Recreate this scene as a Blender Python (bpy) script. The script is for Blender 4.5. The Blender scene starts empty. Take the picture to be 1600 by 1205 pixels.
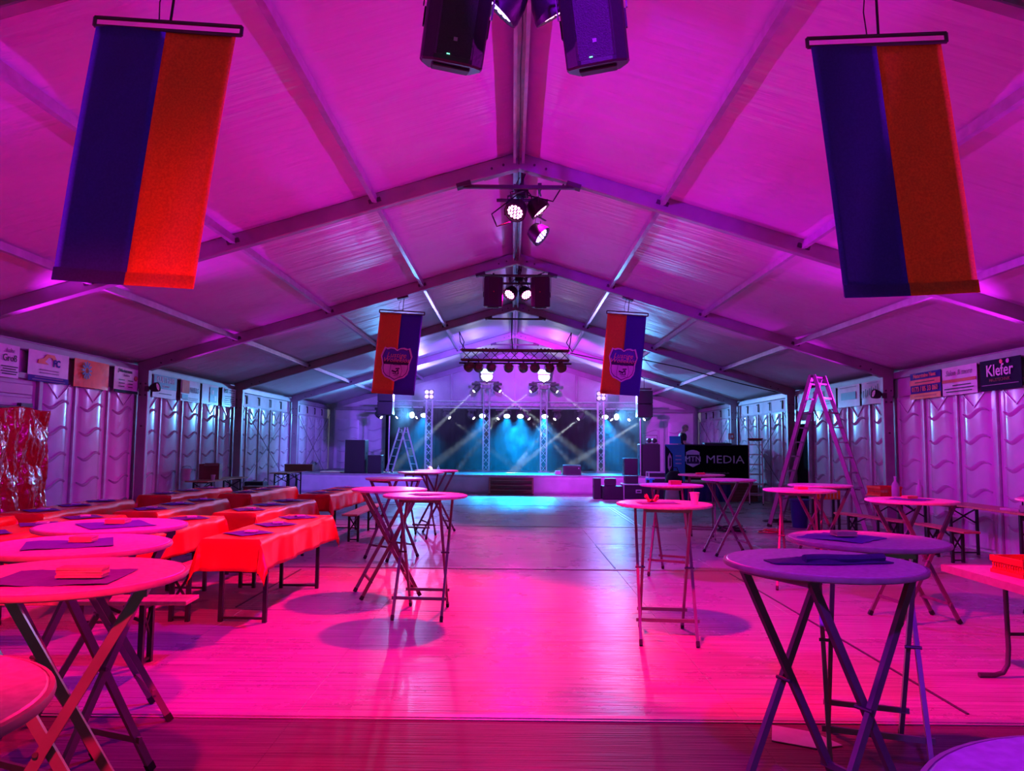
import bpy, bmesh, math, random
from mathutils import noise as mnoise
from mathutils import Vector, Matrix, Euler
random.seed(7)
S = bpy.context.scene
COL = S.collection
PI = math.pi
R = math.radians

# ------------------------------------------------------------------ camera, world, exposure
cam_d = bpy.data.cameras.new('camera')
cam_d.sensor_width = 36.0
cam_d.lens = 1150 * 36 / 1600
cam_d.clip_start = 0.05
cam_d.clip_end = 200
cam = bpy.data.objects.new('camera', cam_d)
COL.objects.link(cam)
cam.matrix_world = (Matrix.Translation((-0.05, 0, 1.6)) @ Matrix.Rotation(0.0013, 4, 'Z')
                    @ Matrix.Rotation(PI / 2 + math.atan(93 / 1150), 4, 'X') @ Matrix.Rotation(0.0095, 4, 'Z'))
S.camera = cam
w = bpy.data.worlds.new('world')
S.world = w
w.use_nodes = True
w.node_tree.nodes['Background'].inputs[0].default_value = (0.62, 0.60, 0.75, 1)
w.node_tree.nodes['Background'].inputs[1].default_value = 0.65
S.view_settings.view_transform = 'Standard'
S.view_settings.look = 'None'
S.view_settings.gamma = 1.0
S.view_settings.exposure = 0.0
S.view_settings.use_curve_mapping = False
S.cycles.use_denoising = True
S.cycles.use_adaptive_sampling = True
S.cycles.adaptive_threshold = 0.08
S.cycles.adaptive_min_samples = 16
S.cycles.max_bounces = 4
S.cycles.diffuse_bounces = 2
S.cycles.glossy_bounces = 2
S.cycles.transmission_bounces = 2
S.cycles.transparent_max_bounces = 4
S.cycles.volume_bounces = 0
S.cycles.sample_clamp_indirect = 6.0
S.cycles.caustics_reflective = False
S.cycles.caustics_refractive = False
LK = 1.0      # master level of all lamps


# ------------------------------------------------------------------ materials
def mat(name, col, rough=0.5, metal=0.0, col2=None, scale=6.0, stretch=(1, 1, 1), bump=0.0, bscale=None,
        emit=None, estr=0.0, coat=0.0, trans=0.0, spec=0.5, detail=4.0):
    m = bpy.data.materials.new(name)
    m.use_nodes = True
    nt = m.node_tree
    b = nt.nodes['Principled BSDF']
    b.inputs['Base Color'].default_value = (*col, 1)
    b.inputs['Roughness'].default_value = rough
    b.inputs['Metallic'].default_value = metal
    b.inputs['Specular IOR Level'].default_value = spec
    if coat:
        b.inputs['Coat Weight'].default_value = coat
        b.inputs['Coat Roughness'].default_value = 0.12
    if emit:
        b.inputs['Emission Color'].default_value = (*emit, 1)
        b.inputs['Emission Strength'].default_value = estr
    tc = nt.nodes.new('ShaderNodeTexCoord')
    mp = nt.nodes.new('ShaderNodeMapping')
    mp.inputs['Scale'].default_value = stretch
    nt.links.new(tc.outputs['Object'], mp.inputs['Vector'])
    nz = nt.nodes.new('ShaderNodeTexNoise')
    nz.inputs['Scale'].default_value = scale
    nz.inputs['Detail'].default_value = detail
    nt.links.new(mp.outputs[0], nz.inputs['Vector'])
    c2 = col2 or tuple(c * 0.82 for c in col)
    rp = nt.nodes.new('ShaderNodeValToRGB')
    rp.color_ramp.elements[0].position = 0.35
    rp.color_ramp.elements[1].position = 0.65
    rp.color_ramp.elements[0].color = (*c2, 1)
    rp.color_ramp.elements[1].color = (*col, 1)
    nt.links.new(nz.outputs['Fac'], rp.inputs['Fac'])
    nt.links.new(rp.outputs['Color'], b.inputs['Base Color'])
    if bump:
        bp = nt.nodes.new('ShaderNodeBump')
        bp.inputs['Strength'].default_value = bump
        bp.inputs['Distance'].default_value = 0.02
        if bscale:
            nz2 = nt.nodes.new('ShaderNodeTexNoise')
            nz2.inputs['Scale'].default_value = bscale
            nz2.inputs['Detail'].default_value = 3
            nt.links.new(mp.outputs[0], nz2.inputs['Vector'])
            nt.links.new(nz2.outputs['Fac'], bp.inputs['Height'])
        else:
            nt.links.new(nz.outputs['Fac'], bp.inputs['Height'])
        nt.links.new(bp.outputs['Normal'], b.inputs['Normal'])
    if trans:
        tr = nt.nodes.new('ShaderNodeBsdfTranslucent')
        nt.links.new(rp.outputs['Color'], tr.inputs['Color'])
        mx = nt.nodes.new('ShaderNodeMixShader')
        mx.inputs[0].default_value = trans
        out = nt.nodes['Material Output']
        nt.links.new(b.outputs[0], mx.inputs[1])
        nt.links.new(tr.outputs[0], mx.inputs[2])
        nt.links.new(mx.outputs[0], out.inputs['Surface'])
    return m


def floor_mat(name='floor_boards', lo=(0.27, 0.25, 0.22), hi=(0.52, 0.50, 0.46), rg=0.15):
    m = bpy.data.materials.new(name)
    m.use_nodes = True
    nt = m.node_tree
    N, L = nt.nodes, nt.links
    b = N['Principled BSDF']
    g = N.new('ShaderNodeNewGeometry')
    sp = N.new('ShaderNodeSeparateXYZ')
    L.new(g.outputs['Position'], sp.inputs[0])

    def math_(op, a, bb=None, c=None):
        n = N.new('ShaderNodeMath')
        n.operation = op
        for i, x in enumerate((a, bb, c)):
            if x is None:
                continue
            if isinstance(x, (int, float)):
                n.inputs[i].default_value = x
            else:
                L.new(x, n.inputs[i])
        return n.outputs[0]
    yb = math_('DIVIDE', sp.outputs['Y'], 0.088)
    fr = math_('FRACT', yb)
    idn = math_('FLOOR', yb)
    # groove between two boards
    d = math_('ABSOLUTE', math_('SUBTRACT', fr, 0.5))
    groove = math_('GREATER_THAN', d, 0.462)
    wn = N.new('ShaderNodeTexWhiteNoise')
    wn.noise_dimensions = '1D'
    L.new(idn, wn.inputs['W'])
    mp = N.new('ShaderNodeMapping')
    mp.inputs['Scale'].default_value = (0.9, 14, 1)
    L.new(g.outputs['Position'], mp.inputs['Vector'])
    gr = N.new('ShaderNodeTexNoise')
    gr.inputs['Scale'].default_value = 1.6
    gr.inputs['Detail'].default_value = 6
    L.new(mp.outputs[0], gr.inputs['Vector'])
    dirt = N.new('ShaderNodeTexNoise')
    dirt.inputs['Scale'].default_value = 0.9
    dirt.inputs['Detail'].default_value = 7
    dirt.inputs['Roughness'].default_value = 0.65
    L.new(g.outputs['Position'], dirt.inputs['Vector'])
    v = math_('ADD', math_('MULTIPLY', gr.outputs['Fac'], 0.85), math_('MULTIPLY', dirt.outputs['Fac'], 0.32))
    v = math_('ADD', v, math_('MULTIPLY', wn.outputs['Value'], 0.10))
    rp = N.new('ShaderNodeValToRGB')
    rp.color_ramp.elements[0].position = 0.38
    rp.color_ramp.elements[1].position = 0.90
    rp.color_ramp.elements[0].color = (*lo, 1)
    rp.color_ramp.elements[1].color = (*hi, 1)
    L.new(v, rp.inputs['Fac'])
    mx = N.new('ShaderNodeMix')
    mx.data_type = 'RGBA'
    L.new(math_('MULTIPLY', groove, 0.6), mx.inputs['Factor'])
    L.new(rp.outputs['Color'], mx.inputs[6])
    mx.inputs[7].default_value = (0.12, 0.11, 0.1, 1)
    L.new(mx.outputs[2], b.inputs['Base Color'])
    L.new(math_('ADD', math_('MULTIPLY', dirt.outputs['Fac'], 0.28), rg), b.inputs['Roughness'])
    b.inputs['Specular IOR Level'].default_value = 0.22 if rg < 0.2 else 0.10
    bp = N.new('ShaderNodeBump')
    bp.inputs['Strength'].default_value = 0.7
    bp.inputs['Distance'].default_value = 0.009
    mp2 = N.new('ShaderNodeMapping')
    mp2.inputs['Scale'].default_value = (1.4, 52, 1)
    L.new(g.outputs['Position'], mp2.inputs['Vector'])
    gr2 = N.new('ShaderNodeTexNoise')
    gr2.inputs['Scale'].default_value = 1.0
    gr2.inputs['Detail'].default_value = 2
    L.new(mp2.outputs[0], gr2.inputs['Vector'])
    hh = math_('SUBTRACT', math_('MULTIPLY', gr2.outputs['Fac'], 1.3), groove)
    hh = math_('ADD', hh, math_('MULTIPLY', wn.outputs['Value'], 0.5))
    L.new(hh, bp.inputs['Height'])
    L.new(bp.outputs['Normal'], b.inputs['Normal'])
    return m


def roof_mat():
    m = mat('roof_fabric', (0.80, 0.80, 0.80), 0.42, col2=(0.72, 0.72, 0.73), scale=0.7, bump=0.0, trans=0.04)
    nt = m.node_tree
    b = nt.nodes['Principled BSDF']
    g = nt.nodes.new('ShaderNodeNewGeometry')
    mp = nt.nodes.new('ShaderNodeMapping')
    mp.inputs['Rotation'].default_value = (0, 0, 0.12)
    mp.inputs['Scale'].default_value = (0.5, 5.5, 0.5)
    nt.links.new(g.outputs['Position'], mp.inputs['Vector'])
    nz = nt.nodes.new('ShaderNodeTexNoise')
    nz.inputs['Scale'].default_value = 1.3
    nz.inputs['Detail'].default_value = 3
    nt.links.new(mp.outputs[0], nz.inputs['Vector'])
    bp = nt.nodes.new('ShaderNodeBump')
    bp.inputs['Strength'].default_value = 0.45
    bp.inputs['Distance'].default_value = 0.05
    nt.links.new(nz.outputs['Fac'], bp.inputs['Height'])
    nt.links.new(bp.outputs['Normal'], b.inputs['Normal'])
    return m


M = dict(
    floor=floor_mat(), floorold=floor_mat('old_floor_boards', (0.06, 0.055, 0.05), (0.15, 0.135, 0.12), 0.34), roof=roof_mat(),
    under=mat('subfloor', (0.05, 0.045, 0.04), 0.8),
    alu=mat('aluminium', (0.40, 0.39, 0.40), 0.42, 0.35, scale=3, stretch=(1, 1, 1), bump=0.05),
    alu_lt=mat('bright_aluminium', (0.62, 0.62, 0.64), 0.33, 0.5, scale=8),
    steel=mat('dark_steel', (0.10, 0.095, 0.09), 0.45, 0.4),
    tlegs=mat('grey_lacquered_tube', (0.20, 0.17, 0.165), 0.35, 0.25, scale=9),
    greenleg=mat('dark_green_steel', (0.025, 0.035, 0.03), 0.4, 0.2),
    pvc=mat('white_plastic_wall', (0.72, 0.72, 0.75), 0.22, scale=2.2, col2=(0.62, 0.62, 0.66), coat=0.3, bump=0.04),
    pvcflat=mat('wall_backing', (0.55, 0.53, 0.55), 0.35, scale=2),
    fabric=mat('white_tent_fabric', (0.72, 0.72, 0.73), 0.5, scale=1.5, bump=0.15, bscale=4),
    top=mat('table_laminate', (0.66, 0.62, 0.60), 0.36, scale=30, col2=(0.56, 0.52, 0.50)),
    topold=mat('worn_table_laminate', (0.56, 0.52, 0.50), 0.38, scale=40, col2=(0.42, 0.38, 0.36)),
    edge=mat('table_edge', (0.36, 0.29, 0.24), 0.5, scale=20),
    wood=mat('bench_pine', (0.55, 0.34, 0.17), 0.4, scale=3, stretch=(1, 14, 1), col2=(0.45, 0.26, 0.12)),
    brown=mat('brown_wood', (0.30, 0.11, 0.08), 0.5, scale=3, stretch=(1, 1, 12)),
    red=mat('red_plastic_cloth', (0.80, 0.035, 0.02), 0.26, scale=3, col2=(0.72, 0.025, 0.015), bump=0.12, bscale=7, trans=0.12),
    foil=mat('crinkled_red_foil', (0.62, 0.03, 0.02), 0.12, scale=3, bump=0.7, bscale=9, coat=0.6),
    napkin=mat('indigo_paper_napkin', (0.085, 0.05, 0.33), 0.75, scale=40),
    navy=mat('dark_navy_cloth', (0.045, 0.03, 0.12), 0.8, scale=25, bump=0.3),
    card=mat('coaster_card', (0.52, 0.36, 0.24), 0.7, scale=15),
    white=mat('matt_white', (0.72, 0.70, 0.70), 0.5),
    black=mat('black_cabinet', (0.026, 0.024, 0.030), 0.45, scale=60, bump=0.08),
    grille=mat('black_steel_grille', (0.045, 0.042, 0.048), 0.4, 0.3, scale=160, bump=0.3),
    rubber=mat('black_rubber', (0.012, 0.012, 0.012), 0.6),
    cable=mat('black_cable', (0.02, 0.02, 0.022), 0.45),
    curtain=mat('black_molton', (0.004, 0.004, 0.006), 0.95, scale=20, spec=0.1),
    bblue=mat('blue_banner_cloth', (0.085, 0.085, 0.50), 0.7, scale=80, trans=0.45),
    borange=mat('orange_banner_cloth', (0.95, 0.36, 0.05), 0.7, scale=80, trans=0.45),
    emb_w=mat('emblem_white', (0.80, 0.74, 0.80), 0.6),
    emb_b=mat('emblem_blue', (0.07, 0.10, 0.44), 0.6),
    emb_k=mat('emblem_black', (0.03, 0.02, 0.05), 0.6),
    emb_o=mat('emblem_orange', (0.95, 0.52, 0.26), 0.6),
    orange=mat('sign_orange', (0.85, 0.26, 0.05), 0.35),
    signw=mat('sign_white', (0.78, 0.76, 0.78), 0.3, scale=4),
    signb=mat('sign_blue', (0.06, 0.08, 0.36), 0.6, spec=0.2),
    signt=mat('sign_teal', (0.04, 0.20, 0.34), 0.35),
    signn=mat('sign_navy', (0.012, 0.010, 0.035), 0.6, spec=0.15),
    signr=mat('sign_red', (0.62, 0.05, 0.06), 0.4),
    ink=mat('dark_ink', (0.05, 0.035, 0.06), 0.5),
    inkg=mat('grey_ink', (0.38, 0.34, 0.40), 0.5),
    crate=mat('red_plastic_crate', (0.80, 0.05, 0.02), 0.3),
    bluep=mat('blue_plastic', (0.02, 0.03, 0.25), 0.4),
    teal=mat('teal_print', (0.02, 0.42, 0.62), 0.45, scale=4, col2=(0.02, 0.34, 0.56)),
    skin=mat('skin', (0.62, 0.38, 0.30), 0.5),
    hair=mat('short_grey_hair', (0.30, 0.25, 0.24), 0.8),
    shirt=mat('black_cotton', (0.016, 0.016, 0.018), 0.85),
    jeans=mat('dark_denim', (0.03, 0.035, 0.06), 0.85),
    skirt=mat('white_stage_skirt', (0.64, 0.62, 0.66), 0.55, scale=2, bump=0.2, bscale=3),
    deck=mat('stage_deck_ply', (0.13, 0.12, 0.12), 0.35, scale=3),
    smokeglass=mat('clear_lens', (0.25, 0.22, 0.25), 0.1, coat=0.5),
    g_led=mat('green_led', (0.1, 0.8, 0.5), 0.4, emit=(0.2, 1.0, 0.6), estr=2.0),
    pinkpaper=mat('pink_paper', (0.85, 0.10, 0.16), 0.6),
    yellow=mat('pale_yellow_board', (0.75, 0.66, 0.40), 0.5),
)
for nm, c, s in (('led_pink', (1.0, 0.30, 0.75), 7.0), ('led_blue', (0.45, 0.30, 1.0), 5.0), ('led_cyan', (0.62, 0.95, 1.0), 7.0),
                 ('led_white', (1.0, 0.97, 0.93), 9.0), ('led_dim', (1.0, 0.55, 0.9), 0.9), ('led_faint', (1.0, 0.2, 0.8), 0.12), ('sign_lit', (1.0, 0.95, 0.85), 32.0),
                 ('sign_lit_teal', (0.35, 0.95, 0.95), 3.0)):
    M[nm] = mat(nm, (0.8, 0.8, 0.8), 0.4, emit=c, estr=s)
    if nm != 'sign_lit':
        M[nm].cycles.emission_sampling = 'NONE'     # the lamps' own spot lights carry their light
M['g_led'].cycles.emission_sampling = 'NONE'


# ------------------------------------------------------------------ mesh helpers
class MB:
    def __init__(s):
        s.v, s.f = [], []

    def add(s, vs, fs):
        o = len(s.v)
        s.v += [tuple(p) for p in vs]
        s.f += [tuple(i + o for i in q) for q in fs]
        return s

    def box(s, c, d, rot=None, taper=1.0):
        hx, hy, hz = d[0] / 2, d[1] / 2, d[2] / 2
        P = [Vector((x * hx * (taper if z > 0 else 1), y * hy * (taper if z > 0 else 1), z * hz)) for z in (-1, 1) for y in (-1, 1) for x in (-1, 1)]
        if rot is not None:
            mr = rot if isinstance(rot, Matrix) else Euler(rot).to_matrix()
            P = [mr @ p for p in P]
        c = Vector(c)
        return s.add([p + c for p in P], [(0, 2, 3, 1), (4, 5, 7, 6), (0, 1, 5, 4), (2, 6, 7, 3), (0, 4, 6, 2), (1, 3, 7, 5)])

    def frame(s, p, q, up=(0, 0, 1)):
        p, q = Vector(p), Vector(q)
        d = (q - p).normalized()
        u = Vector(up)
        if abs(d.dot(u)) > 0.98:
            u = Vector((1, 0, 0))
        a = d.cross(u).normalized()
        return p, q, d, a, a.cross(d).normalized()

    def bar(s, p, q, wd, h, up=(0, 0, 1)):
        p, q, d, a, b = s.frame(p, q, up)
        vs = [e + a * (i * wd / 2) + b * (j * h / 2) for e in (p, q) for i, j in ((-1, -1), (1, -1), (1, 1), (-1, 1))]
        return s.add(vs, [(0, 1, 2, 3), (7, 6, 5, 4), (0, 4, 5, 1), (1, 5, 6, 2), (2, 6, 7, 3), (3, 7, 4, 0)])

    def tube(s, p, q, r, r2=None, n=10):
        r2 = r if r2 is None else r2
        p, q, d, a, b = s.frame(p, q)
        vs = []
        for e, rr in ((p, r), (q, r2)):
            for k in range(n):
                t = 2 * PI * k / n
                vs.append(e + a * (math.cos(t) * rr) + b * (math.sin(t) * rr))
        fs = [(k, (k + 1) % n, n + (k + 1) % n, n + k) for k in range(n)]
        fs += [tuple(reversed(range(n))), tuple(range(n, 2 * n))]
        return s.add(vs, fs)

    def path(s, pts, r, n=6):
        pts = [Vector(p) for p in pts]
        vs, fs = [], []
        ref = None
        for i, p in enumerate(pts):
            d = (pts[min(i + 1, len(pts) - 1)] - pts[max(i - 1, 0)]).normalized()
            if ref is None:
                ref = Vector((0, 0, 1)) if abs(d.z) < 0.9 else Vector((1, 0, 0))
            a = d.cross(ref).normalized()
            b = a.cross(d).normalized()
            ref = b
            for k in range(n):
                t = 2 * PI * k / n
                vs.append(p + a * math.cos(t) * r + b * math.sin(t) * r)
        for i in range(len(pts) - 1):
            for k in range(n):
                fs.append((i * n + k, i * n + (k + 1) % n, (i + 1) * n + (k + 1) % n, (i + 1) * n + k))
        fs += [tuple(reversed(range(n))), tuple(range((len(pts) - 1) * n, len(pts) * n))]
        return s.add(vs, fs)

    def lathe(s, prof, n=24, c=(0, 0, 0), mtx=None):
        vs, fs = [], []
        c = Vector(c)
        for r, z in prof:
            for k in range(n):
                t = 2 * PI * k / n
                p = Vector((r * math.cos(t), r * math.sin(t), z))
                if mtx is not None:
                    p = mtx @ p
                vs.append(p + c)
        m = len(prof)
        for i in range(m - 1):
            for k in range(n):
                fs.append((i * n + k, i * n + (k + 1) % n, (i + 1) * n + (k + 1) % n, (i + 1) * n + k))
        fs += [tuple(reversed(range(n))), tuple(range((m - 1) * n, m * n))]
        return s.add(vs, fs)

    def prism(s, outline, z0, z1, fn=None):
        """outline in local xy, extruded along local z"""
        n = len(outline)
        vs = [(x, y, z0) for x, y in outline] + [(x, y, z1) for x, y in outline]
        if fn:
            vs = [fn(*p) for p in vs]
        return s.add(vs, [tuple(reversed(range(n))), tuple(range(n, 2 * n))] + [(k, (k + 1) % n, n + (k + 1) % n, n + k) for k in range(n)])

    def grid(s, fn, nu, nv):
        vs = [fn(i / nu, j / nv) for j in range(nv + 1) for i in range(nu + 1)]
        fs = [(j * (nu + 1) + i, j * (nu + 1) + i + 1, (j + 1) * (nu + 1) + i + 1, (j + 1) * (nu + 1) + i) for j in range(nv) for i in range(nu)]
        return s.add(vs, fs)

    def mesh(s, name, m=None, smooth=False, bevel=0.0):
        me = bpy.data.meshes.new(name)
        me.from_pydata(s.v, [], s.f)
        if bevel:
            bm = bmesh.new()
            bm.from_mesh(me)
            bmesh.ops.bevel(bm, geom=list(bm.edges), offset=bevel, segments=1, affect='EDGES', clamp_overlap=True)
            bm.to_mesh(me)
            bm.free()
        if m is not None:
            me.materials.append(M[m] if isinstance(m, str) else m)
        if smooth:
            me.polygons.foreach_set('use_smooth', [True] * len(me.polygons))
            me.set_sharp_from_angle(angle=R(38))
        me.update()
        return me

    def obj(s, name, m, parent=None, smooth=False, bevel=0.0, loc=None, solid=0.0):
        o = bpy.data.objects.new(name, s.mesh(name, m, smooth, bevel))
        COL.objects.link(o)
        o.parent = parent
        if loc:
            o.location = loc
        if solid:
            md = o.modifiers.new('thickness', 'SOLIDIFY')
            md.thickness = solid
        return o


def inst(name, me, parent=None, loc=(0, 0, 0), rot=(0, 0, 0), scale=None):
    o = bpy.data.objects.new(name, me)
    COL.objects.link(o)
    o.parent = parent
    o.location = loc
    o.rotation_euler = rot
    if scale:
        o.scale = scale
    return o


def tag(o, label=None, cat=None, group=None, kind=None):
    if label:
        o['label'] = label
    if cat:
        o['category'] = cat
    if group:
        o['group'] = group
    if kind:
        o['kind'] = kind
    return o


def thing(name, loc, label, cat, rz=0.0, group=None, rot=None):
    o = bpy.data.objects.new(name, None)
    COL.objects.link(o)
    o.location = loc
    o.rotation_euler = rot if rot is not None else (0, 0, rz)
    o.empty_display_size = 0.1
    return tag(o, label, cat, group)


def struct(name, loc=(0, 0, 0)):
    o = bpy.data.objects.new(name, None)
    COL.objects.link(o)
    o.location = loc
    o['kind'] = 'structure'
    return o


_kids = {}


def clone(o, parent=None):
    if o.name not in _kids:
        _kids[o.name] = list(o.children)
    c = o.copy()
    COL.objects.link(c)
    c.parent = parent
    for ch in _kids[o.name]:
        clone(ch, c)
    return c


def copies(proto, loc, rz, label, group=None):
    c = clone(proto)
    c.location = loc
    c.rotation_euler = (0, 0, rz)
    c['label'] = label
    if group:
        c['group'] = group
    return c


_txt = {}


def text_mesh(s, size, m, ext=0.002, align='CENTER', shear=0.0, bold=0.0):
    key = (s, size, m, ext, align, shear, bold)
    if key in _txt:
        return _txt[key]
    cu = bpy.data.curves.new('lettering', 'FONT')
    cu.body = s
    cu.size = size
    cu.align_x = align
    cu.align_y = 'CENTER'
    cu.extrude = ext
    cu.shear = shear
    cu.offset = bold
    cu.resolution_u = 2
    ob = bpy.data.objects.new('lettering', cu)
    COL.objects.link(ob)
    dg = bpy.context.evaluated_depsgraph_get()
    dg.update()
    me = bpy.data.meshes.new_from_object(ob.evaluated_get(dg))
    bpy.data.objects.remove(ob)
    me.name = 'lettering'
    me.materials.clear()
    me.materials.append(M[m])
    _txt[key] = me
    return me


def text(s, size, m, parent, loc, rot=(0, 0, 0), **k):
    return inst('lettering', text_mesh(s, size, m, **k), parent, loc, rot)


def spot(name, loc, target, col, power, angle, blend=0.5, rad=0.06):
    d = bpy.data.lights.new(name, 'SPOT')
    d.color = col
    d.energy = power * LK
    d.spot_size = R(angle)
    d.spot_blend = blend
    d.shadow_soft_size = rad
    o = bpy.data.objects.new(name, d)
    COL.objects.link(o)
    o.location = loc
    o.rotation_euler = (Vector(target) - Vector(loc)).to_track_quat('-Z', 'Y').to_euler()
    return o


def point(name, loc, col, power, rad=0.1):
    d = bpy.data.lights.new(name, 'POINT')
    d.color = col
    d.energy = power * LK
    d.shadow_soft_size = rad
    o = bpy.data.objects.new(name, d)
    COL.objects.link(o)
    o.location = loc
    return o


ROT_L = Matrix(((0, 0, 1), (1, 0, 0), (0, 1, 0))).to_euler()      # local x = +Y, y = up, z = +X  (facing in from the left wall)
ROT_R = Matrix(((0, 0, -1), (-1, 0, 0), (0, 1, 0))).to_euler()    # local x = -Y, y = up, z = -X
ROT_C = Matrix(((1, 0, 0), (0, 0, -1), (0, 1, 0))).to_euler()     # local x = +X, y = up, z = -Y  (facing the entrance)

FR = [-5.7, -0.7, 4.3, 9.3, 14.3, 19.3, 24.3, 29.3]


def roofz(x):
    return 5.38 - 0.305 * abs(x)


# ================================================================== THE SETTING
# ---- floor: timber cassette panels between rails
floor = MB().box((0, 11.8, -0.09), (15.2, 36, 0.06)).obj('floor', 'under')
floor['kind'] = 'structure'
seams = [-5.6, -3.1, -0.6, 2.0, 4.42, 7.22, 9.65, 12.2, 14.65, 17.1, 19.6, 22.05, 24.5, 26.9, 29.4]
xs = [-7.40, -6.3, -5.1, -3.9, -2.62, -1.31, 1.31, 2.62, 3.9, 5.1, 6.3, 7.40]
cache = {}
for j in range(len(seams) - 1):
    for i in range(len(xs) - 1):
        g = 0.012
        wx, wy = round(xs[i + 1] - xs[i] - 0.0015, 4), round(seams[j + 1] - seams[j] - g, 3)
        key = (wx, wy, j < 4)
        if key not in cache:
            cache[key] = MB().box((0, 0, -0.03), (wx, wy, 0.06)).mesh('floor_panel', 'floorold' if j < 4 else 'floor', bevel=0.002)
        inst('floor_panel', cache[key], floor, ((xs[i] + xs[i + 1]) / 2, (seams[j] + seams[j + 1]) / 2, 0.001 * ((i * 7 + j * 5) % 3)))
for y in (4.48, 9.72, 14.72, 19.7):
    MB().box((0, y, 0.0045), (14.7, 0.05, 0.005)).box((0, y - 0.055, 0.0045), (14.7, 0.018, 0.005)).obj('floor_rail', 'alu', floor)
for x, y0, y1 in ((2.45, 14.8, 19.5), (2.53, 14.8, 19.5), (1.31, 9.8, 12.1), (2.72, 4.6, 9.5), (-2.72, 7.3, 9.5)):
    MB().box((x, (y0 + y1) / 2, 0.004), (0.035 if y0 > 14 else 0.018, y1 - y0, 0.006)).obj('floor_rail', 'alu_lt' if y0 > 14 else 'steel', floor)

# ---- roof fabric, purlins, ridge
ceil = struct('ceiling')
for k in range(len(FR) - 1):
    y0, y1 = FR[k], FR[k + 1]
    for s in (-1, 1):
        def fn(u, v, s=s, y0=y0, y1=y1, k=k):
            x = s * 7.56 * u
            y = y0 + (y1 - y0) * v
            sag = 0.05 * math.sin(PI * v) * math.sin(PI * min(1, u * 1.02))
            wr = 0.008 * math.sin(9 * v * PI + 3 * u + k) * math.sin(PI * v) * math.sin(PI * u)
            return (x, y, roofz(x) - sag * 0.4 + wr)
        MB().grid(fn, 16, 24).obj('roof_sheet', 'roof', ceil, smooth=True, solid=0.004)
    for x in (1.85, 3.65, 5.45):
        for s in (-1, 1):
            MB().bar((s * x, y0 + 0.06, roofz(x) - 0.085), (s * x, y1 - 0.06, roofz(x) - 0.085), 0.06, 0.09).obj('purlin', 'alu_lt', ceil)
    rb = MB()
    rb.bar((-0.055, y0 + 0.06, 5.27), (-0.055, y1 - 0.06, 5.27), 0.035, 0.09)
    rb.bar((0.055, y0 + 0.06, 5.27), (0.055, y1 - 0.06, 5.27), 0.035, 0.09)
    rb.bar((0, y0 + 0.06, 5.31), (0, y1 - 0.06, 5.31), 0.12, 0.03)
    rb.obj('ridge_beam', 'alu_lt', ceil)
    MB().path([(0.006 * math.sin(t * 2.1 + k), y0 + 0.1 + (y1 - y0 - 0.2) * t / 8, 5.205 - 0.004 * math.sin(t)) for t in range(9)], 0.007).obj('ridge_cable', 'cable', ceil)

# ---- portal frames
for k, y in enumerate(FR[:-1]):
    t = struct('trim_%d' % (k + 1), (0, y, 0))
    for s in (-1, 1):
        MB().bar((s * 0.03, 0, 5.27), (s * 7.34, 0, 5.27 - 0.305 * 7.31), 0.11, 0.20).obj('rafter', 'alu', t, bevel=0.008)
        MB().box((s * 7.23, 0, 1.49), (0.185, 0.11, 2.98)).obj('post', 'alu', t, bevel=0.008)
        # haunch plates at the eave and apex
        MB().prism([(s * 7.33, 2.62), (s * 7.33, 3.08), (s * 6.55, 3.32), (s * 6.55, 3.20), (s * 7.13, 2.98), (s * 7.13, 2.62)], -0.062, 0.062, lambda a, b, c: (a, c, b)).obj('eave_bracket', 'alu', t)
        MB().prism([(0, 5.16), (0, 5.36), (s * 0.45, 5.225), (s * 0.45, 5.03)], -0.062, 0.062, lambda a, b, c: (a, c, b)).obj('apex_plate', 'alu', t)
        for bx, bz in ((7.18, 2.72), (7.28, 2.72), (7.18, 2.5), (7.28, 2.5), (7.23, 1.9), (6.9, 3.13), (6.7, 3.19), (0.2, 5.2), (0.35, 5.15)):
            MB().tube((s * bx, -0.078, bz), (s * bx, -0.054, bz), 0.016, n=8).obj('bolt', 'steel', t)
        MB().box((s * 0.71, -0.02, 4.945), (0.19, 0.12, 0.055), (0, s * 0.3, 0)).obj('clamp', 'steel', t)
        for x in (1.85, 3.65, 5.45):
            MB().box((s * x, 0, roofz(x) - 0.10), (0.16, 0.16, 0.05), (0, s * 0.295, 0)).obj('purlin_shoe', 'steel', t)
    MB().bar((-0.72, -0.02, 4.925), (0.72, -0.02, 4.925), 0.045, 0.045).obj('collar_bar', 'steel', t)

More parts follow.
